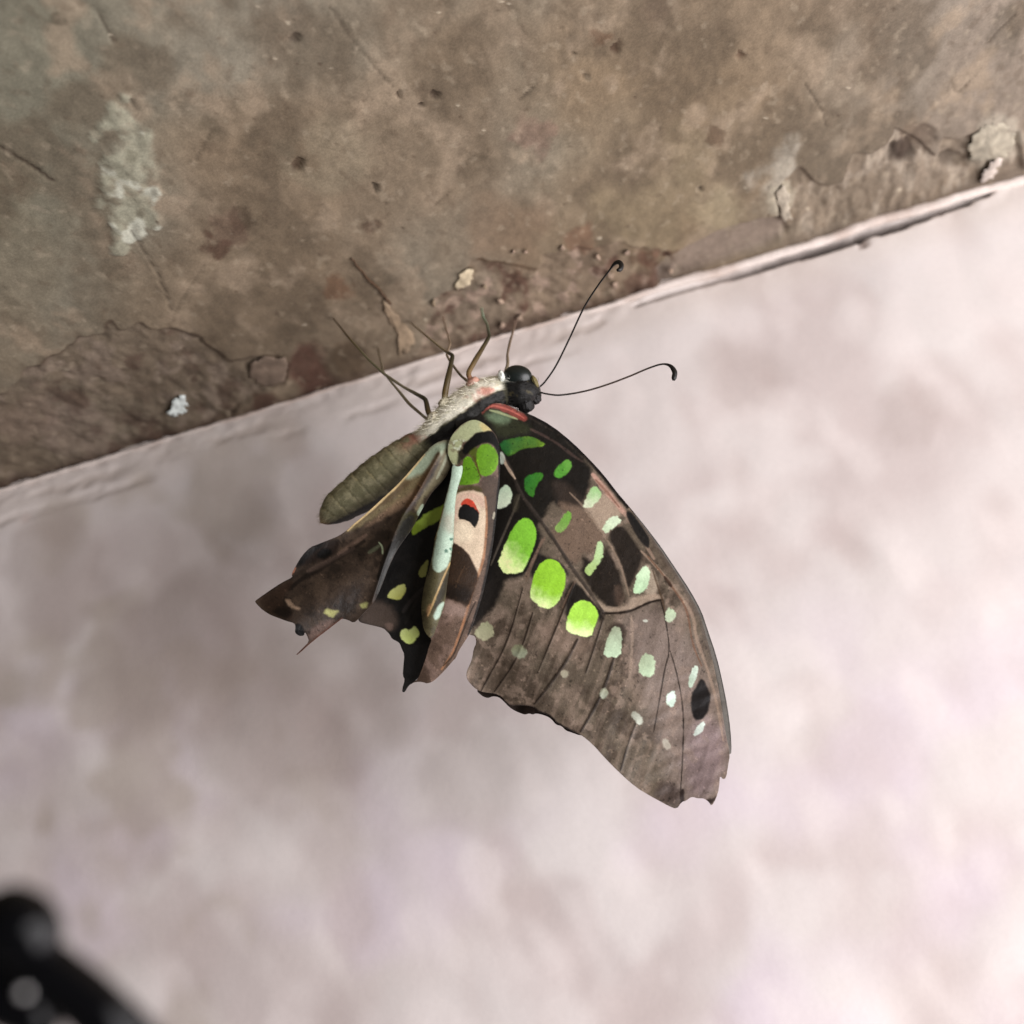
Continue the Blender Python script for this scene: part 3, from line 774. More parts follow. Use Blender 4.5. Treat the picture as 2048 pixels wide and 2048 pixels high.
    k = sm(.1, .8, w)*sm(0, 40, -sdf(a, b, r3((1380, 650), (1620, 640), (1740, 1000), (1740, 1250), (1450, 1250)), 40))
    p.c = mixc(p.c, (146, 130, 122), k*.22)
    # spots
    G = p.grad
    G(FWS['base_green'], (34, 100, 42), (92, 124, 34), FWS['base_green'].min(0), FWS['base_green'].max(0))
    G(FWS['g2'], (44, 118, 40), (58, 124, 36), (1050, 950), (1080, 960)); G(FWS['g3'], (74, 138, 44), (90, 146, 56), (1110, 930), (1140, 920))
    G(FWS['p4'], (184, 204, 176), (204, 216, 190), (1000, 980), (1010, 1010))
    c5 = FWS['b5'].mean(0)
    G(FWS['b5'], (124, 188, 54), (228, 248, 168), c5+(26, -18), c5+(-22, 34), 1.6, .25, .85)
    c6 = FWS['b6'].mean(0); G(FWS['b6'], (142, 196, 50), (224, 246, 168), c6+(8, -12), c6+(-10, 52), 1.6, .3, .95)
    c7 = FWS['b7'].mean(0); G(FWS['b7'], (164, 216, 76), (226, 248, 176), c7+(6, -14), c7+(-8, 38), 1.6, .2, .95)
    for k_, c0, c1 in [('s8', (150, 190, 128), (200, 206, 178)), ('s9', (204, 220, 190), (188, 206, 172)), ('s10', (100, 150, 56), (126, 160, 84)), ('s11', (176, 204, 152), (156, 182, 112)),
                       ('s12', (198, 222, 186), (176, 206, 166)), ('s13', (148, 158, 132), (186, 208, 176)), ('s14', (158, 172, 142), (176, 196, 164)), ('s15', (172, 190, 158), (170, 182, 156)),
                       ('s16', (196, 212, 196), (178, 196, 176)), ('s17', (206, 224, 210), (196, 216, 200)), ('s18', (196, 208, 198), (186, 196, 186)), ('s19', (168, 162, 148), (160, 152, 138)),
                       ('s20', (150, 152, 138), (168, 172, 158)), ('s21', (138, 140, 120), (154, 160, 142)), ('s22', (146, 140, 120), (150, 146, 126)), ('s23', (128, 130, 102), (144, 150, 128)), ('s24', (146, 146, 116), (160, 158, 128))]:
        q = FWS[k_]; G(q, c0, c1, q[np.argmin(q[:, 1])], q[np.argmax(q[:, 1])], 2.2 if k_ in ('s19', 's20', 's21', 's22', 's23', 's24') else 1.5, rag=2.6)
    p.poly(r3((1618, 805), (1640, 765), (1692, 850), (1692, 930), (1662, 1010), (1598, 1042), (1574, 950), (1575, 870)), (34, 32, 33), 2.5, .95, 2)
    p.poly(r3((1280, 425), (1305, 418), (1320, 430), (1300, 440)), (200, 204, 190), 1.5, .8)
    # worn dark fringe
    d = seg_dist(a, b, chaikin(fw_out, 1), True)[0]
    low = sm(1390, 1430, b)*sm(1170, 1130, a)
    p.c = mixc(p.c, (40, 30, 24), sm(3.4, .6, d + (fbm(a, b, 5, 2, 91)-.5)*3)*low*.9)
    p.poly(r3((1335, 1480), (1420, 1380), (1500, 1430), (1530, 1500), (1490, 1565), (1400, 1525)), (66, 52, 50), 8, .6, 4)
    p.poly(r3((1660, 1500), (1700, 1500), (1735, 1480), (1700, 1550)), (44, 32, 30), 3, .8, 2)
    p.line(r3((1525, 1450), (1520, 1540)), (40, 28, 28), 4, .8)
    # fine scale rows
    wear(p, a, b, 95)
    return p.c

def relief(a, b, veins, amt):
    z = 0
    for v in veins:
        q = chaikin(v, 2, False)
        z = z + bbox_eval(a, b, q, 14, lambda x, y: np.exp(-(seg_dist(x, y, q, False)[0]/3.2)**2), 0.0)
    return -z*amt

MM = 0.001
def fw_depth(a, b):
    t = np.clip((b-830)/780, 0, 1)
    z = D0 - 2.3*MM + (-14.5*MM)*t**1.1 + 1.1*MM*np.exp(-((a-960)/70)**2)*sm(850, 950, b)
    z = z + 0.35*MM*np.sin((a*0.8+b*0.5)/70) * t
    z = z + relief(a, b, FW_VEINS[:7]+[CELL], 0.045*MM)
    z = z + 0.9*MM*(fbm(a, b, 120, 2, 5)-.5)*t
    # wrinkled apex
    z = z + 0.04*MM*np.sin((a*0.35+b*0.9)/5.2 + 3*fbm(a, b, 30, 2, 77))*sm(1260, 1340, a)*sm(1320, 1400, b)
    z = z + 0.05*MM*(fbm(a, b, 16, 3, 6)-.5)
    z = z + 0.16*MM*(fbm((a*.94+b*.35), (b*.94-a*.35)/7.0, 20, 2, 302)-.5)*t
    return z
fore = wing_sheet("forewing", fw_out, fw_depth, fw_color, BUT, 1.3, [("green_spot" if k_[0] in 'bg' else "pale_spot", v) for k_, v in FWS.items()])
fore["label"] = "large brown forewing with a row of bright green spots"

# ---- far forewing, showing as a dark rim behind the near one
fo = np.array(chaikin(fw_out, 1))
f2_out = (cG((-200, 0), (230, 60), (560, 270), (800, 515), (1000, 748), (1120, 895), (1235, 1045), (1355, 1222), (1470, 1395), (1560, 1560)) +
          r3((1672, 470), (1730, 640), (1765, 790), (1795, 940), (1815, 1090), (1822, 1225), (1808, 1235), (1700, 1300), (1300, 1350), (1000, 1130), (905, 1120), (850, 1100), (820, 1090), (795, 1062), (760, 1055), (735, 1022), (700, 1000),
             (640, 985), (620, 995), (600, 985), (575, 995), (545, 985), (515, 972), (480, 950), (440, 908), (415, 888), (380, 882), (350, 895), (320, 885), (300, 868), (282, 852), (300, 700)) + r2((300, 1400), (300, 900), (300, 400)))
def f2_color(a, b):
    p = Paint(a, b, (44, 36, 31))
    p.noise((58, 46, 40), 30, .4, .7, .8, 21)
    p.line(cG((1060, 830), (1220, 1040), (1355, 1225), (1470, 1400), (1565, 1570)) + r3((1680, 500), (1740, 690), (1780, 900), (1795, 1100), (1810, 1230)), (112, 108, 102), 9, .95)
    p.line(cG((1010, 755), (1120, 895), (1235, 1045), (1355, 1222), (1470, 1395), (1560, 1560)) + r3((1672, 470), (1730, 640), (1765, 790), (1795, 940), (1815, 1090), (1822, 1225)), (30, 28, 28), 2.0, .85)
    return p.c
def f2_depth(a, b):
    t = np.clip((b-830)/780, 0, 1)
    return D0 + 1.4*MM - 14.0*MM*t**1.1 + 0.2*MM*np.sin(a/9.0)*sm(1380, 1420, b)*sm(1150, 1100, a)
fore2 = wing_sheet("forewing", f2_out, f2_depth, f2_color, BUT, 2.2)
fore2["label"] = "dark far forewing showing as a rim behind the near wing"

# ---- near hindwing
hw_out = (cB((640, 380), (700, 280), (800, 180), (900, 130), (1000, 128), (1100, 185), (1180, 258), (1240, 330), (1278, 450), (1288, 600), (1288, 800), (1280, 1000), (1252, 1250), (1228, 1500), (1195, 1750), (1165, 1930)) +
          cC((1248, 250), (1212, 420), (1172, 600), (1112, 800), (1062, 950), (1012, 1080), (960, 1160), (895, 1260), (860, 1350), (840, 1360), (765, 1450), (680, 1540), (600, 1612), (530, 1632), (500, 1618), (440, 1610), (370, 1622),
             (320, 1660), (400, 1600), (430, 1585), (510, 1380), (560, 1200), (590, 1130), (540, 1080), (520, 1000), (520, 880), (540, 600), (600, 330), (680, 0)) +
          cB((520, 1650), (590, 1380), (640, 1150), (690, 960), (705, 850), (700, 740), (620, 600), (610, 480)))
HWS = {'green_a': cB((1000, 482), (1080, 433), (1165, 440), (1240, 518), (1266, 620), (1252, 742), (1190, 822), (1110, 858), (1038, 845), (1008, 740), (978, 620)),
       'green_b': cB((812, 640), (860, 588), (922, 618), (972, 720), (1034, 880), (1012, 932), (940, 962), (820, 972), (755, 968), (795, 850)),
       'red': cB((775, 1205), (830, 1150), (880, 1136), (944, 1178), (994, 1260), (1028, 1345), (985, 1345), (900, 1250), (840, 1215), (790, 1240)),
       'black': cB((755, 1255), (830, 1203), (920, 1238), (1002, 1308), (1023, 1370), (1002, 1440), (966, 1528), (938, 1490), (890, 1432), (800, 1408), (752, 1402))}
HWS = {k: chaikin(v, 2 if k[0] == 'g' else 1) for k, v in HWS.items()}
def hw_color(a, b):
    p = Paint(a, b, (98, 80, 68))
    p.noise((120, 100, 90), 30, .45, .7, .7, 31)
    p.noise((76, 60, 50), 26, .5, .7, .6, 32)
    p.poly(cB((1040, 850), (1290, 820), (1290, 1200), (1180, 1930), (1060, 1930), (1110, 1500), (1090, 1120), (1050, 1000)), (80, 67, 58), 4, .9, 2)
    p.poly(cB((640, 380), (700, 280), (900, 120), (1000, 120), (1190, 255), (1120, 275), (1050, 285), (980, 292), (930, 340), (900, 380), (850, 400), (800, 415), (790, 470), (740, 500), (760, 580), (810, 640), (700, 730), (600, 600)), (158, 164, 126), 2.5, .95, 2)
    p.poly(cB((1010, 160), (1100, 190), (1190, 255), (1120, 275), (1060, 275)), (188, 168, 112), 4, .75, 2)
    p.noise((196, 202, 176), 9, .56, .7, .0, 33)
    k = sm(4, -4, sdf(a, b, cB((610, 420), (760, 330), (840, 400), (800, 640), (700, 720), (600, 580)), 20))
    p.c = mixc(p.c, (120, 112, 88), k*sm(.45, .62, fbm(a, b, 8, 3, 34))*.7); p.c = mixc(p.c, (196, 204, 180), k*sm(.55, .68, fbm(a, b, 7, 3, 35))*.7)
    p.poly(cB((740, 620), (760, 510), (820, 500), (900, 560), (800, 650), (740, 720)), (44, 40, 28), 3, .9, 2)
    p.poly(cB((1050, 285), (1180, 262), (1250, 355), (1290, 480), (1292, 680), (1262, 560), (1235, 490), (1160, 425), (1080, 420), (1000, 455), (880, 570), (800, 560), (820, 440), (900, 375), (980, 290)), (7, 7, 5), 2.0, .97, 1.5)
    p.poly(cB((860, 560), (1000, 455), (1000, 600), (1060, 870), (1010, 860), (940, 620)), (76, 88, 18), 3, .9, 1)
    p.line(cB((950, 600), (990, 720), (1040, 870)), (84, 66, 24), 2.0, .8)
    p.poly(cB((720, 1010), (1030, 965), (1070, 1080), (900, 1035), (780, 1065), (720, 1100)), (78, 70, 40), 3.5, .95, 2)
    p.poly(cB((700, 1100), (790, 1055), (900, 1038), (1050, 1058), (1092, 1130), (1108, 1300), (1108, 1500), (1092, 1700), (1068, 1930)) + cC((1150, 200), (1130, 395), (1105, 400), (1062, 262), (1000, 152), (920, 82), (830, 32)) + cB((690, 1690), (690, 1400)), (192, 174, 150), 2.5, .95, 1.5)
    p.poly(cB((700, 1110), (900, 1040), (1080, 1100), (1100, 1300), (1000, 1200), (860, 1120), (760, 1200), (720, 1480), (690, 1480)), (180, 148, 132), 6, .7, 2)
    p.poly(cB((690, 1480), (760, 1430), (900, 1460), (960, 1600), (900, 1700), (690, 1690)), (214, 200, 174), 8, .6, 2)
    p.line(cB((1095, 1120), (1115, 1300), (1115, 1500), (1100, 1700), (1070, 1930)) + cC((1150, 300), (1090, 450), (1030, 650), (960, 900), (900, 1080), (820, 1300), (700, 1470)), (150, 106, 74), 2.6, .75)
    p.grad(HWS['red'], (170, 58, 38), (128, 58, 40), (940, 1010), (960, 1030), 1.6)
    p.grad(HWS['black'], (8, 6, 5), (10, 8, 7), (920, 1010), (960, 1050), 1.3)
    p.poly(cC((800, 30), (850, 25), (920, 78), (1000, 150), (1060, 258), (1122, 400), (1080, 560), (1040, 660), (1010, 740), (960, 760), (930, 720), (860, 690), (740, 665), (700, 600), (760, 380)), (60, 43, 29), 2.5, .95, 2)
    p.poly(cC((760, 480), (1050, 560), (1030, 720), (860, 690), (740, 660)), (38, 27, 19), 8, .8, 3)
    p.poly(cC((730, 690), (880, 720), (990, 780), (960, 880), (820, 850), (710, 860)), (136, 116, 106), 9, .75, 4)
    p.line(cC((1085, 700), (1000, 880), (960, 1000), (880, 1200), (830, 1320), (720, 1430)), (58, 44, 34), 1.8, .85)
    p.line(cB((1262, 450), (1286, 700), (1278, 1000), (1248, 1260), (1222, 1500), (1190, 1750)) + cC((1240, 250), (1205, 430), (1165, 600), (1105, 800), (1055, 950), (1005, 1080)), (22, 19, 17), 3.4, .9)
    p.line(cB((1215, 1320), (1200, 1400)), (176, 170, 150), 2.0, .6)
    p.line(cC((960, 300), (900, 420), (860, 540)), (90, 68, 50), 1.6, .6)
    p.grad(HWS['green_a'], (88, 134, 20), (136, 168, 66), HWS['green_a'].mean(0)-(6, 0), HWS['green_a'].mean(0)+(26, 18), 1.5, .5, 1.2)
    p.grad(HWS['green_b'], (82, 128, 16), (120, 156, 50), HWS['green_b'].mean(0)-(6, 0), HWS['green_b'].mean(0)+(16, 28), 1.5, .5, 1.2)
    wear(p, a, b, 96)
    return p.c
def hw_depth(a, b):
    t = np.clip((b-840)/520, 0, 1)
    z = D0 - 3.2*MM - 9.5*MM*t
    mid = 945 - 60*t
    return z + 0.9*MM*((a-mid)/70)**2*0.9 + 0.05*MM*(fbm(a, b, 18, 3, 8)-.5) - 0.5*MM*sm(880, 840, b)*0
hind = wing_sheet("hindwing", hw_out, hw_depth, hw_color, BUT, 1.2, [("green_spot", HWS['green_a']), ("green_spot", HWS['green_b']), ("red_crescent", HWS['red']), ("black_spot", HWS['black'])])
hind["label"] = "narrow near hindwing with a cream patch and a red edged black spot"

# curled inner margin of the near hindwing
fold_out = (cB((672, 690), (740, 740), (812, 700), (800, 830), (745, 990), (712, 1150), (700, 1400), (690, 1600), (682, 1750)) + cC((828, 20), (805, 220), (792, 310), (760, 520), (742, 660), (722, 770), (664, 930), (592, 1132), (532, 1080), (490, 1000), (480, 900), (468, 780), (488, 600), (520, 450), (560, 330), (600, 150), (622, 0)) +
            cB((445, 1670), (490, 1530), (520, 1400), (560, 1250), (600, 1080), (640, 950), (662, 850)))
def fold_color(a, b):
    p = Paint(a, b, (86, 80, 56))
    p.noise((70, 62, 44), 20, .4, .7, .8, 41)
    p.poly(cB((660, 690), (820, 700), (800, 830), (745, 990), (712, 1150), (700, 1400), (690, 1600), (685, 1750)) + cC((826, 20), (800, 200), (760, 310), (700, 350), (660, 375), (620, 350), (600, 280), (610, 150), (640, 0)) + cB((470, 1650), (530, 1400), (570, 1250), (610, 1080), (650, 950)), (160, 180, 162), 2.6, .95, 2.0)
    p.poly(cB((540, 1340), (700, 1320), (700, 1580), (640, 1600), (540, 1520)), (150, 150, 134), 11, .9, 4)
    for c_, rr in [((655, 1662), 4), ((595, 1815), 5), ((650, 1790), 3.5)]:
        q = cB(c_)[0]; p.c = mixc(p.c, (60, 96, 80), blot(a, b, q[0], q[1], rr, 3, .5)*.9)
    p.line(cB((450, 1670), (525, 1400), (565, 1250)), (116, 96, 54), 1.6, .8)
    p.line(cC((795, 260), (720, 430), (650, 600), (590, 750), (545, 860)), (168, 140, 96), 1.8, .85)
    p.poly(cC((800, 260), (790, 400), (740, 650), (640, 800), (600, 770), (700, 500)), (50, 44, 34), 3, .8, 1)
    p.poly(cC((606, 870), (640, 790), (690, 720), (738, 690), (700, 800), (655, 905), (620, 910)), (158, 178, 162), 2.5, .9, 1.5)
    p.poly(cC((540, 740), (600, 720), (560, 860), (530, 880)), (150, 112, 78), 4, .6, 2)
    wear(p, a, b, 98)
    return p.c
def fold_depth(a, b):
    t = np.clip((b-840)/520, 0, 1)
    xc = np.interp(b, [920, 1000, 1080, 1180, 1280], [915, 900, 886, 868, 856])
    return D0 - 4.2*MM - 9.9*MM*t + 1.0*MM*((a-xc)/22)**2*0.75 + 0.06*MM*(fbm(a, b, 14, 3, 9)-.5)
fold = wing_sheet("wing_fold", fold_out, fold_depth, fold_color, hind, 1.2, smooth_n=2)
fold["label"] = "pale mint curled inner edge of the hindwing"

# ---- far hindwing: black face, then its folded brown flap
h2_out = (cB((720, 560), (640, 600), (560, 760)) + cD((1440, 880), (1300, 1000), (1200, 1150)) + cA((1440, 200), (1300, 480), (1200, 750), (1130, 950), (1040, 1120), (1050, 1172), (1090, 1190), (1200, 1215), (1290, 1238), (1325, 1272), (1350, 1300), (1372, 1342), (1430, 1370), (1450, 1392), (1466, 1440), (1492, 1492), (1482, 1600), (1475, 1700), (1497, 1732), (1468, 1832),
          (1476, 1860), (1500, 1852), (1532, 1792), (1580, 1765), (1700, 1640), (1800, 1400), (1860, 1000), (1930, 500)) + cB((760, 1400), (820, 900), (800, 640)))
H2S = {'y1': cA((1318, 938), (1370, 868), (1440, 820), (1498, 812), (1508, 870), (1482, 930), (1430, 970), (1370, 955)),
       'y2': cA((1628, 735), (1640, 660), (1690, 600), (1730, 570), (1710, 700), (1682, 752)),
       'y3': cA((1450, 1330), (1458, 1260), (1500, 1238), (1540, 1266), (1600, 1206), (1642, 1290), (1612, 1340), (1560, 1398), (1500, 1376)),
       'lime': cA((1900, 0), (1880, 40), (1700, 128), (1640, 185), (1570, 250), (1560, 300), (1575, 345), (1700, 265), (1780, 225), (1845, 185), (1900, 150))}
H2S = {k: chaikin(v, 1) for k, v in H2S.items()}
def h2_color(a, b):
    p = Paint(a, b, (17, 16, 15))
    p.noise((28, 26, 24), 22, .45, .7, .8, 51)
    p.poly(cA((1060, 1120), (1120, 1020), (1250, 960), (1400, 1060), (1440, 1180), (1380, 1260), (1300, 1250), (1060, 1190)), (78, 66, 58), 9, .8, 4)
    p.line(cA((1680, 850), (1560, 960), (1480, 1080)), (66, 60, 58), 4, .5)
    p.line(cA((1640, 900), (1500, 1200)), (44, 40, 38), 3, .5)
    p.poly(cA((1500, 1420), (1740, 1360), (1720, 1500), (1640, 1620), (1520, 1720), (1490, 1560)), (27, 26, 26), 6, .8, 3)
    p.poly(cA((1300, 1190), (1380, 1180), (1375, 1250), (1330, 1270)), (112, 92, 82), 4, .7, 3)
    G = p.grad
    G(H2S['y1'], (198, 202, 124), (188, 190, 100), (785, 1175), (805, 1200)); G(H2S['y2'], (176, 180, 104), (184, 190, 110), (838, 1130), (848, 1155))
    G(H2S['y3'], (222, 234, 154), (206, 222, 124), (800, 1255), (835, 1285)); G(H2S['lime'], (178, 206, 84), (130, 152, 44), (880, 1015), (825, 1065), 2.0, .3, 1.)
    return p.c
def h2_depth(a, b):
    t = np.clip((b-900)/480, 0, 1)
    return D0 - 2.3*MM - 8.6*MM*t + 0.4*MM*np.sin((a-700)/60) + 0.06*MM*(fbm(a, b, 16, 3, 12)-.5)
hind2 = wing_sheet("hindwing", h2_out, h2_depth, h2_color, BUT, 1.3, [("yellow_spot", H2S['y1']), ("yellow_spot", H2S['y2']), ("yellow_spot", H2S['y3']), ("lime_stripe", H2S['lime'])])
hind2["label"] = "black far hindwing with small yellow spots and a lime stripe"

h3_out = (cD((1600, 330), (1480, 350), (1380, 410), (1300, 500), (1180, 640), (1050, 790), (950, 890), (830, 1000), (700, 1120), (600, 1210), (500, 1290), (430, 1360), (330, 1430), (200, 1482), (80, 1530)) +
          cA((580, 456), (500, 540), (440, 640), (398, 722), (420, 742), (300, 802), (180, 882), (90, 945), (46, 978), (60, 1002), (120, 1062), (200, 1112), (280, 1142), (360, 1172), (432, 1190), (440, 1230), (432, 1280), (470, 1312), (522, 1312), (530, 1270), (555, 1320), (572, 1368), (510, 1430),
             (438, 1502), (470, 1488), (560, 1405), (660, 1322), (780, 1232), (860, 1170), (890, 1143), (950, 1160), (1000, 1188), (1050, 1150), (1130, 1060), (1200, 985), (1242, 900), (1290, 780), (1340, 650), (1410, 500), (1490, 380), (1560, 290), (1600, 210)) +
          cD((1240, 1190), (1300, 1080), (1380, 940), (1480, 840), (1560, 740), (1600, 640), (1650, 560), (1680, 470)))
CREASE = cD((1480, 480), (1370, 680), (1270, 860), (1180, 1010), (1060, 1180), (960, 1400)) + cA((1330, 520), (1250, 760), (1180, 980))
def h3_color(a, b):
    p = Paint(a, b, (66, 54, 45))
    p.noise((82, 68, 56), 28, .45, .7, .7, 61)
    p.noise((44, 36, 30), 30, .5, .7, .7, 62)
    # inner pale strip
    p.poly(cD((1560, 330), (1400, 390), (1180, 640), (950, 890), (700, 1120), (500, 1290), (380, 1420), (560, 1330), (900, 1130), (1130, 1010), (1260, 860), (1440, 560), (1560, 430)), (106, 94, 68), 5, .95, 3)
    p.poly(cD((1640, 340), (1400, 390), (1200, 620), (1060, 790), (1180, 760), (1330, 700), (1440, 540), (1560, 450)), (142, 156, 134), 7, .9, 3)
    p.poly(cD((1100, 780), (1180, 800), (1000, 980), (760, 1130), (560, 1280), (480, 1330), (640, 1190), (900, 950)), (84, 66, 42), 6, .8, 3)
    p.poly(cD((1240, 880), (1110, 1080), (900, 1200), (700, 1300), (600, 1340), (800, 1190), (1060, 980)), (122, 100, 80), 6, .75, 3)
    p.line(cD((1300, 510), (1180, 650), (1050, 800), (950, 900), (830, 1010), (700, 1130), (600, 1220), (500, 1300), (430, 1370)), (190, 166, 120), 2.6, .85)  # yellowish highlight painted along the flap's upper edge
    p.line(cD((1460, 500), (1390, 620), (1310, 760), (1210, 940), (1100, 1090)), (82, 58, 36), 6, .85)
    p.poly(cD((1500, 500), (1560, 430), (1660, 520), (1560, 720), (1440, 850), (1330, 960), (1230, 1160), (1180, 1120), (1300, 920), (1430, 700)), (118, 110, 84), 5, .85, 3)
    p.line(cD((1560, 500), (1530, 600), (1440, 780)), (182, 186, 160), 2.5, .7)
    p.line(cD((1280, 1080), (1230, 1190)), (172, 190, 166), 3.5, .85)
    p.poly(cD((1050, 1160), (1180, 1150), (1260, 1220), (1150, 1400), (1060, 1440), (980, 1420)), (68, 66, 36), 6, .8, 3)
    p.line(cA((1100, 400), (900, 530), (700, 650), (500, 760), (380, 860)), (38, 30, 25), 5, .85)
    p.line(cA((1120, 340), (980, 440), (850, 520)), (104, 84, 72), 4.5, .6)
    p.line(cA((1000, 470), (760, 590), (560, 690)), (90, 74, 66), 5, .5)
    # dark left lobe and eye mark
    p.poly(cA((560, 470), (700, 400), (860, 370), (880, 450), (780, 560), (640, 600), (460, 650)), (44, 32, 26), 6, .9, 3)
    p.poly(cA((650, 520), (700, 470), (780, 470), (790, 530), (720, 575), (650, 560)), (10, 8, 7), 4, .95, 2)
    p.poly(cA((480, 560), (620, 440), (720, 400), (700, 440), (590, 520), (490, 640), (450, 660)), (20, 15, 12), 4, .9, 2)
    p.line(cA((398, 725), (440, 640), (420, 700)), (150, 100, 78), 2.2, .7)
    p.poly(cA((46, 975), (180, 880), (400, 760), (420, 820), (300, 950), (380, 1060), (430, 1180), (200, 1110)), (58, 42, 32), 6, .85, 3)
    p.poly(cA((220, 1060), (330, 1020), (420, 1060), (370, 1160), (240, 1120)), (30, 21, 16), 6, .8, 3)
    p.poly(cA((330, 960), (380, 960), (430, 1020), (500, 1040), (470, 1065), (400, 1050)), (140, 118, 98), 3, .75, 3)
    p.poly(cA((436, 1190), (500, 1200), (530, 1280), (520, 1312), (470, 1314), (430, 1280)), (12, 10, 9), 2.5, .95, 1)
    p.poly(cA((560, 1250), (760, 1150), (860, 1170), (640, 1320), (570, 1370)), (104, 84, 76), 6, .7, 3)
    p.line(cA((890, 1143), (780, 1225), (660, 1320), (560, 1402), (440, 1500)), (92, 58, 46), 2.6, .85)
    p.poly(cA((700, 1075), (740, 1050), (790, 1070), (850, 1060), (840, 1100), (790, 1140), (730, 1110)), (152, 152, 96), 3.5, .85, 4)
    p.poly(cA((1050, 1010), (1100, 985), (1145, 1000), (1130, 1040), (1080, 1055)), (140, 140, 88), 3.5, .8, 3)
    p.line(cA((1245, 410), (1280, 450), (1282, 520)), (146, 158, 128), 1.8, .85)
    p.line(cA((1150, 510), (1200, 480), (1250, 440)), (100, 108, 84), 4, .5)
    # grey right band beyond the crease
    p.poly(cA((1500, 150), (1600, 150), (1560, 290), (1410, 500), (1340, 650), (1290, 780), (1240, 900), (1200, 980), (1220, 850), (1270, 640), (1350, 440)), (48, 48, 46), 5, .9, 2)
    p.line(cA((1440, 400), (1340, 590), (1280, 760), (1230, 900)), (76, 78, 76), 3, .6)
    p.line(cA((1380, 410), (1290, 560), (1240, 760)), (24, 22, 20), 4, .75)
    wear(p, a, b, 97)
    return p.c
def h3_depth(a, b):
    t = np.clip((b-880)/380, 0, 1)
    z = D0 - 3.0*MM - 7.0*MM*t
    q = chaikin(CREASE, 2, False)
    d = seg_dist(a, b, q, False)[0]
    z = z - 0.7*MM*np.exp(-d/14)
    z = z + 0.45*MM*np.sin((a*0.55+b*0.83)/22.0)*sm(900, 1000, b)
    return z + 0.08*MM*(fbm(a, b, 16, 3, 13)-.5)
flap = wing_sheet("wing_fold", h3_out, h3_depth, h3_color, hind2, 1.3)
flap["label"] = "brown folded flap of the far hindwing with a short tail"

# ---- body: one continuous skin from abdomen tip to face
spine = np.array([  # px, py, depth offset mm, radius px
    (641, 1045, 1.6, 2), (647, 1040, 1.6, 13), (659, 1029, 1.5, 25), (676, 1015, 1.5, 34), (698, 1000, 1.4, 38), (730, 979, 1.4, 44), (765, 953, 1.3, 46), (800, 926, 1.2, 44), (832, 900, 1.0, 37), (856, 880, .6, 30),
    (878, 862, .2, 34), (905, 842, 0, 41), (935, 822, 0, 45), (965, 802, 0, 44), (990, 788, 0, 37), (1008, 781, 0, 31), (1026, 779, 0, 33), (1044, 782, -.1, 35), (1060, 785, -.2, 29), (1073, 788, -.2, 18), (1081, 790, -.2, 4)])
S = spline(spine, 190)
ang = 96
cpts = P(S[:, 0], S[:, 1], D0 + S[:, 2]*MM)
rad = S[:, 3]/1024*TAN*D0
T = np.gradient(cpts, axis=0); T /= np.linalg.norm(T, axis=1)[:, None]
vent = (-0.52*RT + 0.85*UP)
NV = vent - T*(T @ vent)[:, None]; NV /= np.linalg.norm(NV, axis=1)[:, None]
BV = np.cross(T, NV)
th = np.linspace(0, 2*np.pi, ang, endpoint=False)
s_ax = np.r_[0, np.cumsum(np.linalg.norm(np.diff(cpts, axis=0), axis=1))]*1000     # mm from tip
SA = np.repeat(s_ax, ang); TH = np.tile(th, len(S)); CT = np.cos(TH)
PXR = np.repeat(S[:, 0], ang)
abd = sm(866, 846, PXR)
head = sm(1004, 1016, PXR)
thor = (1-abd)*(1-head)
seg = np.mod(SA/1.72 + 0.2*CT, 1.0)
rr = np.repeat(rad, ang)*(1 + abd*(0.035*np.clip(seg, 0, 1)*sm(1.0, .88, seg)*(0.4+1.2*fbm(SA, TH*1.5, 1.4, 2, 66)) - 0.03) + thor*0.10*(fbm(SA*1.0, TH*2.2, 0.9, 3, 5)-.5) + abd*.05*(fbm(SA, TH*2, .8, 3, 6)-.5) + head*.08*(fbm(SA, TH*2, .7, 3, 8)-.5))
bv = np.repeat(cpts, ang, 0) + rr[:, None]*(np.cos(TH)[:, None]*np.repeat(NV, ang, 0) + np.sin(TH)[:, None]*np.repeat(BV, ang, 0))
nz = fbm(SA*1.0, TH*2.5, 0.8, 4, 15); nz2 = fbm(SA, TH*3+9, 0.45, 3, 16)
c = np.tile(lin((124, 120, 92)), (len(bv), 1))
c = mixc(c, (152, 146, 116), sm(.45, .7, nz))
c = mixc(c, (150, 138, 100), abd*sm(.84, .95, seg)*sm(.4, .62, nz2)*.6)
c = mixc(c, (66, 62, 40), abd*sm(.2, .02, seg)*.55)
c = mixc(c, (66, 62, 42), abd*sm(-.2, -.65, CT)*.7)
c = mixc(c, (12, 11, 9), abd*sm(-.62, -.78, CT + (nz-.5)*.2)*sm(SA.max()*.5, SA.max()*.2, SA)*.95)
c = mixc(c, (150, 98, 84), abd*sm(800, 846, PXR)*sm(-.1, .5, CT)*sm(.3, .6, nz)*.8)
c = mixc(c, (140, 110, 74), sm(658, 640, PXR)*.6)
c = mixc(c, (240, 236, 218), thor*sm(.0, .16, CT + (nz-.5)*.25))
c = mixc(c, (206, 202, 172), thor*sm(.12, .3, CT)*sm(.52, .68, nz2)*.7)
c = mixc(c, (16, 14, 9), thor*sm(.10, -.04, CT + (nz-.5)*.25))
c = mixc(c, (206, 132, 116), thor*sm(.34, .12, np.abs(CT-.30))*sm(.50, .72, fbm(SA, TH*1.2, 1.2, 3, 19))*.8)
c = mixc(c, (15, 14, 12), head)
c = mixc(c, (214, 214, 202), head*sm(1034, 1020, PXR)*sm(.35, .6, CT))
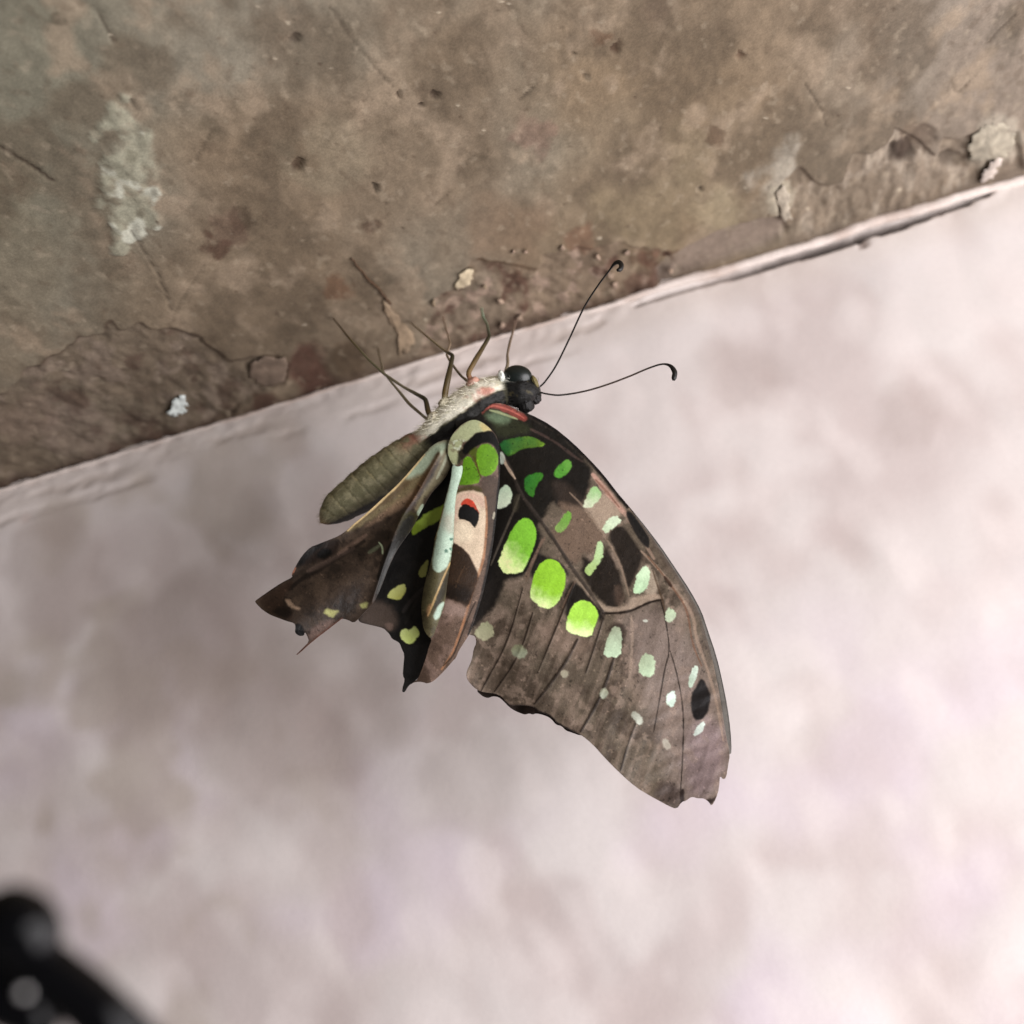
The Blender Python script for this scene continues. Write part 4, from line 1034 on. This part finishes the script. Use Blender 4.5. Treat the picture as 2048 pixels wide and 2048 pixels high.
c = mixc(c, (96, 86, 54), head*sm(.68, .78, fbm(SA, TH*2, .6, 3, 20))*.45)
c = mixc(c, (70, 62, 60), head*sm(1060, 1078, PXR)*sm(-.2, -.6, CT)*.6)
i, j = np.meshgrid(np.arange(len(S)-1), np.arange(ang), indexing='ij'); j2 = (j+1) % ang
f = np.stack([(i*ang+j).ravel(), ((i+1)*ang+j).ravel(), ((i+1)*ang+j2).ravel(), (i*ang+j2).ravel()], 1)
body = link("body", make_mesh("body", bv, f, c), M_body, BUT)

# fur on thorax and head
def strands(idx, length, width, colfn, lean, jitter):
    n = len(idx); b0 = bv[idx]; k = idx//ang
    nn = b0 - cpts[k]; nn /= np.linalg.norm(nn, axis=1)[:, None]
    dirv = nn + lean*T[k] + RNG.normal(0, jitter, (n, 3)); dirv /= np.linalg.norm(dirv, axis=1)[:, None]
    side = np.cross(dirv, RNG.normal(0, 1, (n, 3))); side /= np.linalg.norm(side, axis=1)[:, None]
    L = length*RNG.uniform(.5, 1.25, n)[:, None]
    b0 = b0 + RNG.normal(0, .00008, (n, 3)) - nn*.00005
    v = np.stack([b0-side*width, b0+side*width, b0+dirv*L*.6 + side*width*.6, b0+dirv*L*.6-side*width*.6, b0+dirv*L - T[k]*L*.25], 1).reshape(-1, 3)
    o = np.arange(n)*5
    f = np.vstack([np.stack([o, o+1, o+2], 1), np.stack([o, o+2, o+3], 1), np.stack([o+3, o+2, o+4], 1)])
    return v, f, np.repeat(colfn(idx), 5, 0)
cand = np.where((thor > .3) | (head > .2))[0]
pick = RNG.choice(cand, 3600)
v, f, cc = strands(pick, .00080, .000020, lambda ix: c[ix]*RNG.uniform(.75, 1.2, (len(ix), 1)), -.9, .35)
fur = link("fur", make_mesh("fur", v, f, cc), M_fur, BUT); fur["kind"] = "stuff"
cand = np.where((abd > .6) & (CT > -.5))[0]
pick = RNG.choice(cand, 1500)
v, f, cc = strands(pick, .00042, .000012, lambda ix: c[ix]*RNG.uniform(.9, 1.5, (len(ix), 1)), -1.2, .3)
fz = link("fur", make_mesh("fur", v, f, cc), M_fur, BUT); fz["kind"] = "stuff"

def ellipsoid(name, center, ax, mat, parent, col=None, seg=40, rings=24, rough=0.0, seed=0):
    u = np.linspace(0, np.pi, rings); w = np.linspace(0, 2*np.pi, seg, endpoint=False)
    Ug, Wg = np.meshgrid(u, w, indexing='ij')
    q = np.stack([np.sin(Ug)*np.cos(Wg), np.sin(Ug)*np.sin(Wg), np.cos(Ug)], -1).reshape(-1, 3)
    if rough: q = q*(1+rough*(fbm(q[:, 0]*3+q[:, 2]*2, q[:, 1]*3+q[:, 2], 1, 3, seed)-.5))[:, None]
    v = np.asarray(center) + q @ np.asarray(ax)
    i, j = np.meshgrid(np.arange(rings-1), np.arange(seg), indexing='ij'); j2 = (j+1) % seg
    f = np.stack([(i*seg+j).ravel(), ((i+1)*seg+j).ravel(), ((i+1)*seg+j2).ravel(), (i*seg+j2).ravel()], 1)
    cc = None if col is None else np.tile(lin(col), (len(v), 1))
    return link(name, make_mesh(name, v, f, cc), mat, parent)
PXM = TAN*D0/1024           # metres per photo pixel at the body
e_c = P(*r5((1190, 640))[0], D0-1.0*MM)
ca, sa = math.cos(.12), math.sin(.12)
e1 = (ca*RT - sa*UP)*29*PXM; e2 = (sa*RT + ca*UP)*22.5*PXM; e3 = -FW*17*PXM
ellipsoid("eye", e_c, [e1, e2, e3], M_eye, BUT, seg=56, rings=36)["label"] = "dark rounded compound eye"
e_c2 = P(*r5((1230, 720))[0], D0+1.3*MM)
ellipsoid("eye", e_c2, [e1, e2, e3], M_eye, BUT)
ellipsoid("palp", P(*r5((1500, 1010))[0], D0-.5*MM), [RT*12*PXM, UP*14*PXM, -FW*12*PXM], M_body, BUT, (20, 17, 16), rough=.4)
ellipsoid("palp", P(*r5((1330, 1120))[0], D0-.7*MM), [RT*17*PXM, UP*20*PXM, -FW*15*PXM], M_body, BUT, (14, 12, 11), rough=.4, seed=4)
ellipsoid("eye_rim", P(*r5((1480, 720))[0], D0-.8*MM), [(RT*.55-UP*.83)*14*PXM, (RT*.83+UP*.55)*6*PXM, -FW*14*PXM], M_body, BUT, (108, 98, 62), rough=.4, seed=5)
ellipsoid("eye_rim", P(*r5((905, 640))[0], D0-1.2*MM), [(RT*.25-UP*.95)*13*PXM, (RT*.95+UP*.25)*7*PXM, -FW*12*PXM], M_body, BUT, (226, 228, 220), rough=.4, seed=6)
# leg roots
for q, r_, cc_ in [(r4((800, 745))[0], (15, 11), (196, 150, 132)), (r4((650, 850))[0], (13, 11), (204, 196, 170)), (r4((590, 925))[0], (13, 11), (196, 188, 164)), (r4((860, 770))[0], (15, 9), (190, 182, 150))]:
    ellipsoid("leg_root", P(*q, D0-.9*MM), [(RT*.8+UP*.6)*r_[0]*PXM, (-RT*.6+UP*.8)*r_[1]*PXM, -FW*11*PXM], M_body, BUT, cc_, 24, 16, .5, int(q[0]))

# ---- legs: pixel path, depth mm relative to D0 (None = foot on the slab), radius px, colour
def leg(pts, n=60):
    q = []
    for (p, dz, rad_, colr) in pts:
        d = ceil_depth(p[0], p[1], 0.00025) if dz is None else D0 + dz*MM
        q.append((*P(p[0], p[1], d), rad_*d*TAN/1024, *lin(colr)))
    q = np.array(q)
    t = np.r_[0, np.cumsum(np.linalg.norm(np.diff(q[:, :3], axis=0), axis=1))]
    s = np.unique(np.r_[np.linspace(0, t[-1], n), t])
    out = np.stack([np.interp(s, t, q[:, k]) for k in range(7)], 1)
    ks = np.array([.25, .5, .25])
    for _ in range(2):
        for k in range(4):
            out[1:-1, k] = out[:-2, k]*.25 + out[1:-1, k]*.5 + out[2:, k]*.25
    return link("leg", tube_mesh("leg", out[:, :3], out[:, 3], out[:, 4:], 10, None, 0.00004, 5), M_leg, BUT)
dkc, brn, pal, mint = (44, 42, 26), (118, 94, 58), (150, 136, 108), (150, 176, 150)
R4 = lambda a, b: r4((a, b))[0]
def foot(p): return ceil_depth(p[0], p[1], 0.0003)
leg([(R4(795, 745), -.8, 5, (190, 130, 110)), (R4(770, 700), -.6, 5.2, brn), (R4(815, 620), .5, 5.4, (86, 70, 40)), (R4(885, 505), 3.0, 3.8, dkc), (R4(872, 440), 9, 2.4, (110, 124, 100)), (R4(850, 400), 14, 3.0, mint), (R4(842, 358), None, 2.6, mint)])
leg([(R4(650, 850), -.8, 6, (190, 176, 140)), (R4(652, 800), -.7, 6.6, (96, 78, 44)), (R4(668, 720), -.3, 6.4, (72, 60, 34)), (R4(694, 602), 1.5, 4.2, dkc), (R4(650, 578), 4.5, 2.6, pal), (R4(560, 505), 8, 2.2, pal), (R4(470, 430), None, 1.8, (128, 112, 84))])
leg([(R4(588, 925), -.8, 5.5, (150, 130, 90)), (R4(566, 905), -.7, 6.0, (70, 56, 30)), (R4(552, 830), .3, 4.6, dkc), (R4(440, 770), 3.0, 2.7, (132, 124, 100)), (R4(335, 700), 6, 2.9, (120, 116, 90)), (R4(250, 622), 8.5, 2.2, (104, 100, 74)), (R4(150, 510), 11, 2.3, (92, 78, 52)), (R4(70, 410), None, 1.8, (84, 68, 44))])
leg([(R4(580, 950), .6, 4, (160, 150, 120)), (R4(540, 920), 1.0, 3.0, (142, 132, 108)), (R4(465, 855), 3, 3.4, (128, 118, 94)), (R4(400, 775), 5, 2.6, (136, 128, 104)), (R4(330, 690), 7.2, 2.2, (124, 116, 92)), (R4(300, 560), None, 1.7, (104, 90, 66))])
leg([(R4(780, 745), 1.0, 3.5, (130, 112, 90)), (R4(738, 712), 1.6, 2.6, (106, 96, 74)), (R4(690, 650), 3.0, 2.6, (122, 110, 88)), (R4(660, 600), 5.0, 2.4, (150, 132, 106)), (R4(680, 540), 9, 2.0, (150, 130, 108)), (R4(640, 400), None, 1.7, (150, 126, 106))])
leg([(R4(965, 700), 2.0, 3.5, (140, 130, 110)), (R4(982, 650), 3.0, 3.6, (134, 120, 98)), (R4(978, 600), 5, 2.6, (122, 106, 88)), (R4(990, 540), 9, 2.8, (116, 100, 82)), (R4(1008, 480), 14, 2.2, (126, 106, 90)), (R4(1022, 420), None, 1.8, (150, 124, 110))])

# ---- antennae
def antenna(pts, d0, d1, flip, rel):
    q = spline(np.array(pts), 150)
    t = np.linspace(0, 1, len(q))
    d = D0 + (d0 + (d1-d0)*t)*MM
    path = P(q[:, 0], q[:, 1], d)
    r = (1.75 + 0*t)*PXM
    r = r + sm(.84, .95, t)*3.1*PXM*rel - sm(.985, 1., t)*2.0*PXM*rel
    cc_ = np.tile(lin((20, 18, 16)), (len(q), 1)); cc_ = mixc(cc_, (66, 52, 44), sm(.05, .5, t)*sm(.85, .6, t)*flip)
    return link("antenna", tube_mesh("antenna", path, r, cc_, 12), M_leg, BUT)
antenna(r4((1150, 765), (1175, 740), (1230, 660), (1300, 520), (1380, 350), (1450, 240), (1510, 160), (1540, 122), (1562, 116), (1574, 132), (1568, 152), (1552, 158)), -.4, -11.0, 0, .95)
antenna(r4((1150, 795), (1180, 803), (1250, 810), (1380, 790), (1500, 755), (1620, 710), (1720, 668), (1790, 648), (1830, 658), (1852, 690), (1850, 712), (1846, 732)), -.2, -6, 1, 1.1)

# ---- dry stalks lying on the slab
def stalk(name, pts, r0, r1, col_, label):
    q = spline(np.array(pts), 40)
    path = np.array([P(a, b, ceil_depth(a, b, 0.0002)) for a, b in q])
    t = np.linspace(0, 1, len(q))
    o = link(name, tube_mesh(name, path, (r0+(r1-r0)*t)*PXM, lin(col_), 8, None, 0.0003, 2), M_leg)
    return tag(o, label, "twig")
stalk("dry_twig", r4((165, 95), (190, 130), (240, 190), (300, 250), (372, 335)), 2.0, 3.2, (76, 54, 34), "thin dark brown dry twig stuck to the slab above the butterfly's legs")

# ------------------------------------------------------------------ black knobbed arm, close to the lens
arm = bpy.data.objects.new("black_lever", None); scene.collection.objects.link(arm)
tag(arm, "out of focus glossy black lever with a round knob, jutting out from the wall", "lever")
DN = 0.072
q = TAN*DN/1024
kc = P(34, 1853, DN)
ellipsoid("knob", kc, [(RT*.9-UP*.4)*98*q, (RT*.4+UP*.9)*82*q, -FW*84*q], M_black, arm, rough=.12, seed=3)
sh = [P(25, 1880, DN), P(75, 1925, DN), P(150, 1982, DN), P(238, 2065, DN), P(350, 2200, DN+.002), P(460, 2400, DN+.008)]
last = sh[-1]
for k in (.3, .7):
    sh.append(last + np.array([0.004*k, (0.0004-last[1])*k, -0.008*k]))
sh.append(np.array([last[0]+.004, 0.0006, last[2]-.008]))
sp3 = spline(np.array(sh), 120)
rr_ = np.interp(np.linspace(0, 1, 120), [0, .05, .1, .2, .3, 1], [60, 66, 76, 84, 84, 80])*q
link("shaft", tube_mesh("shaft", sp3, rr_, lin((20, 20, 22)), 28), M_black, arm)
ellipsoid("collar", P(14, 1985, DN+.0008), [(RT*.8-UP*.6)*130*q, (RT*.6+UP*.8)*76*q, -FW*66*q], M_black, arm, rough=.1, seed=5)
ellipsoid("glint_bead", P(48, 1986, DN-64*q), [(RT*.95+UP*.3)*11*q, (-RT*.3+UP*.95)*9*q, -FW*6*q], M_glint, arm)  # added pale bead standing in for a bright highlight on the black arm
fl = sh[-1]
link("wall_plate", tube_mesh("wall_plate", np.array([fl+[0, -.003, 0], fl+[0, -.0015, 0], fl+[0, .0008, 0]]), np.array([.006, .008, .008]), lin((20, 20, 22)), 28), M_black, arm)
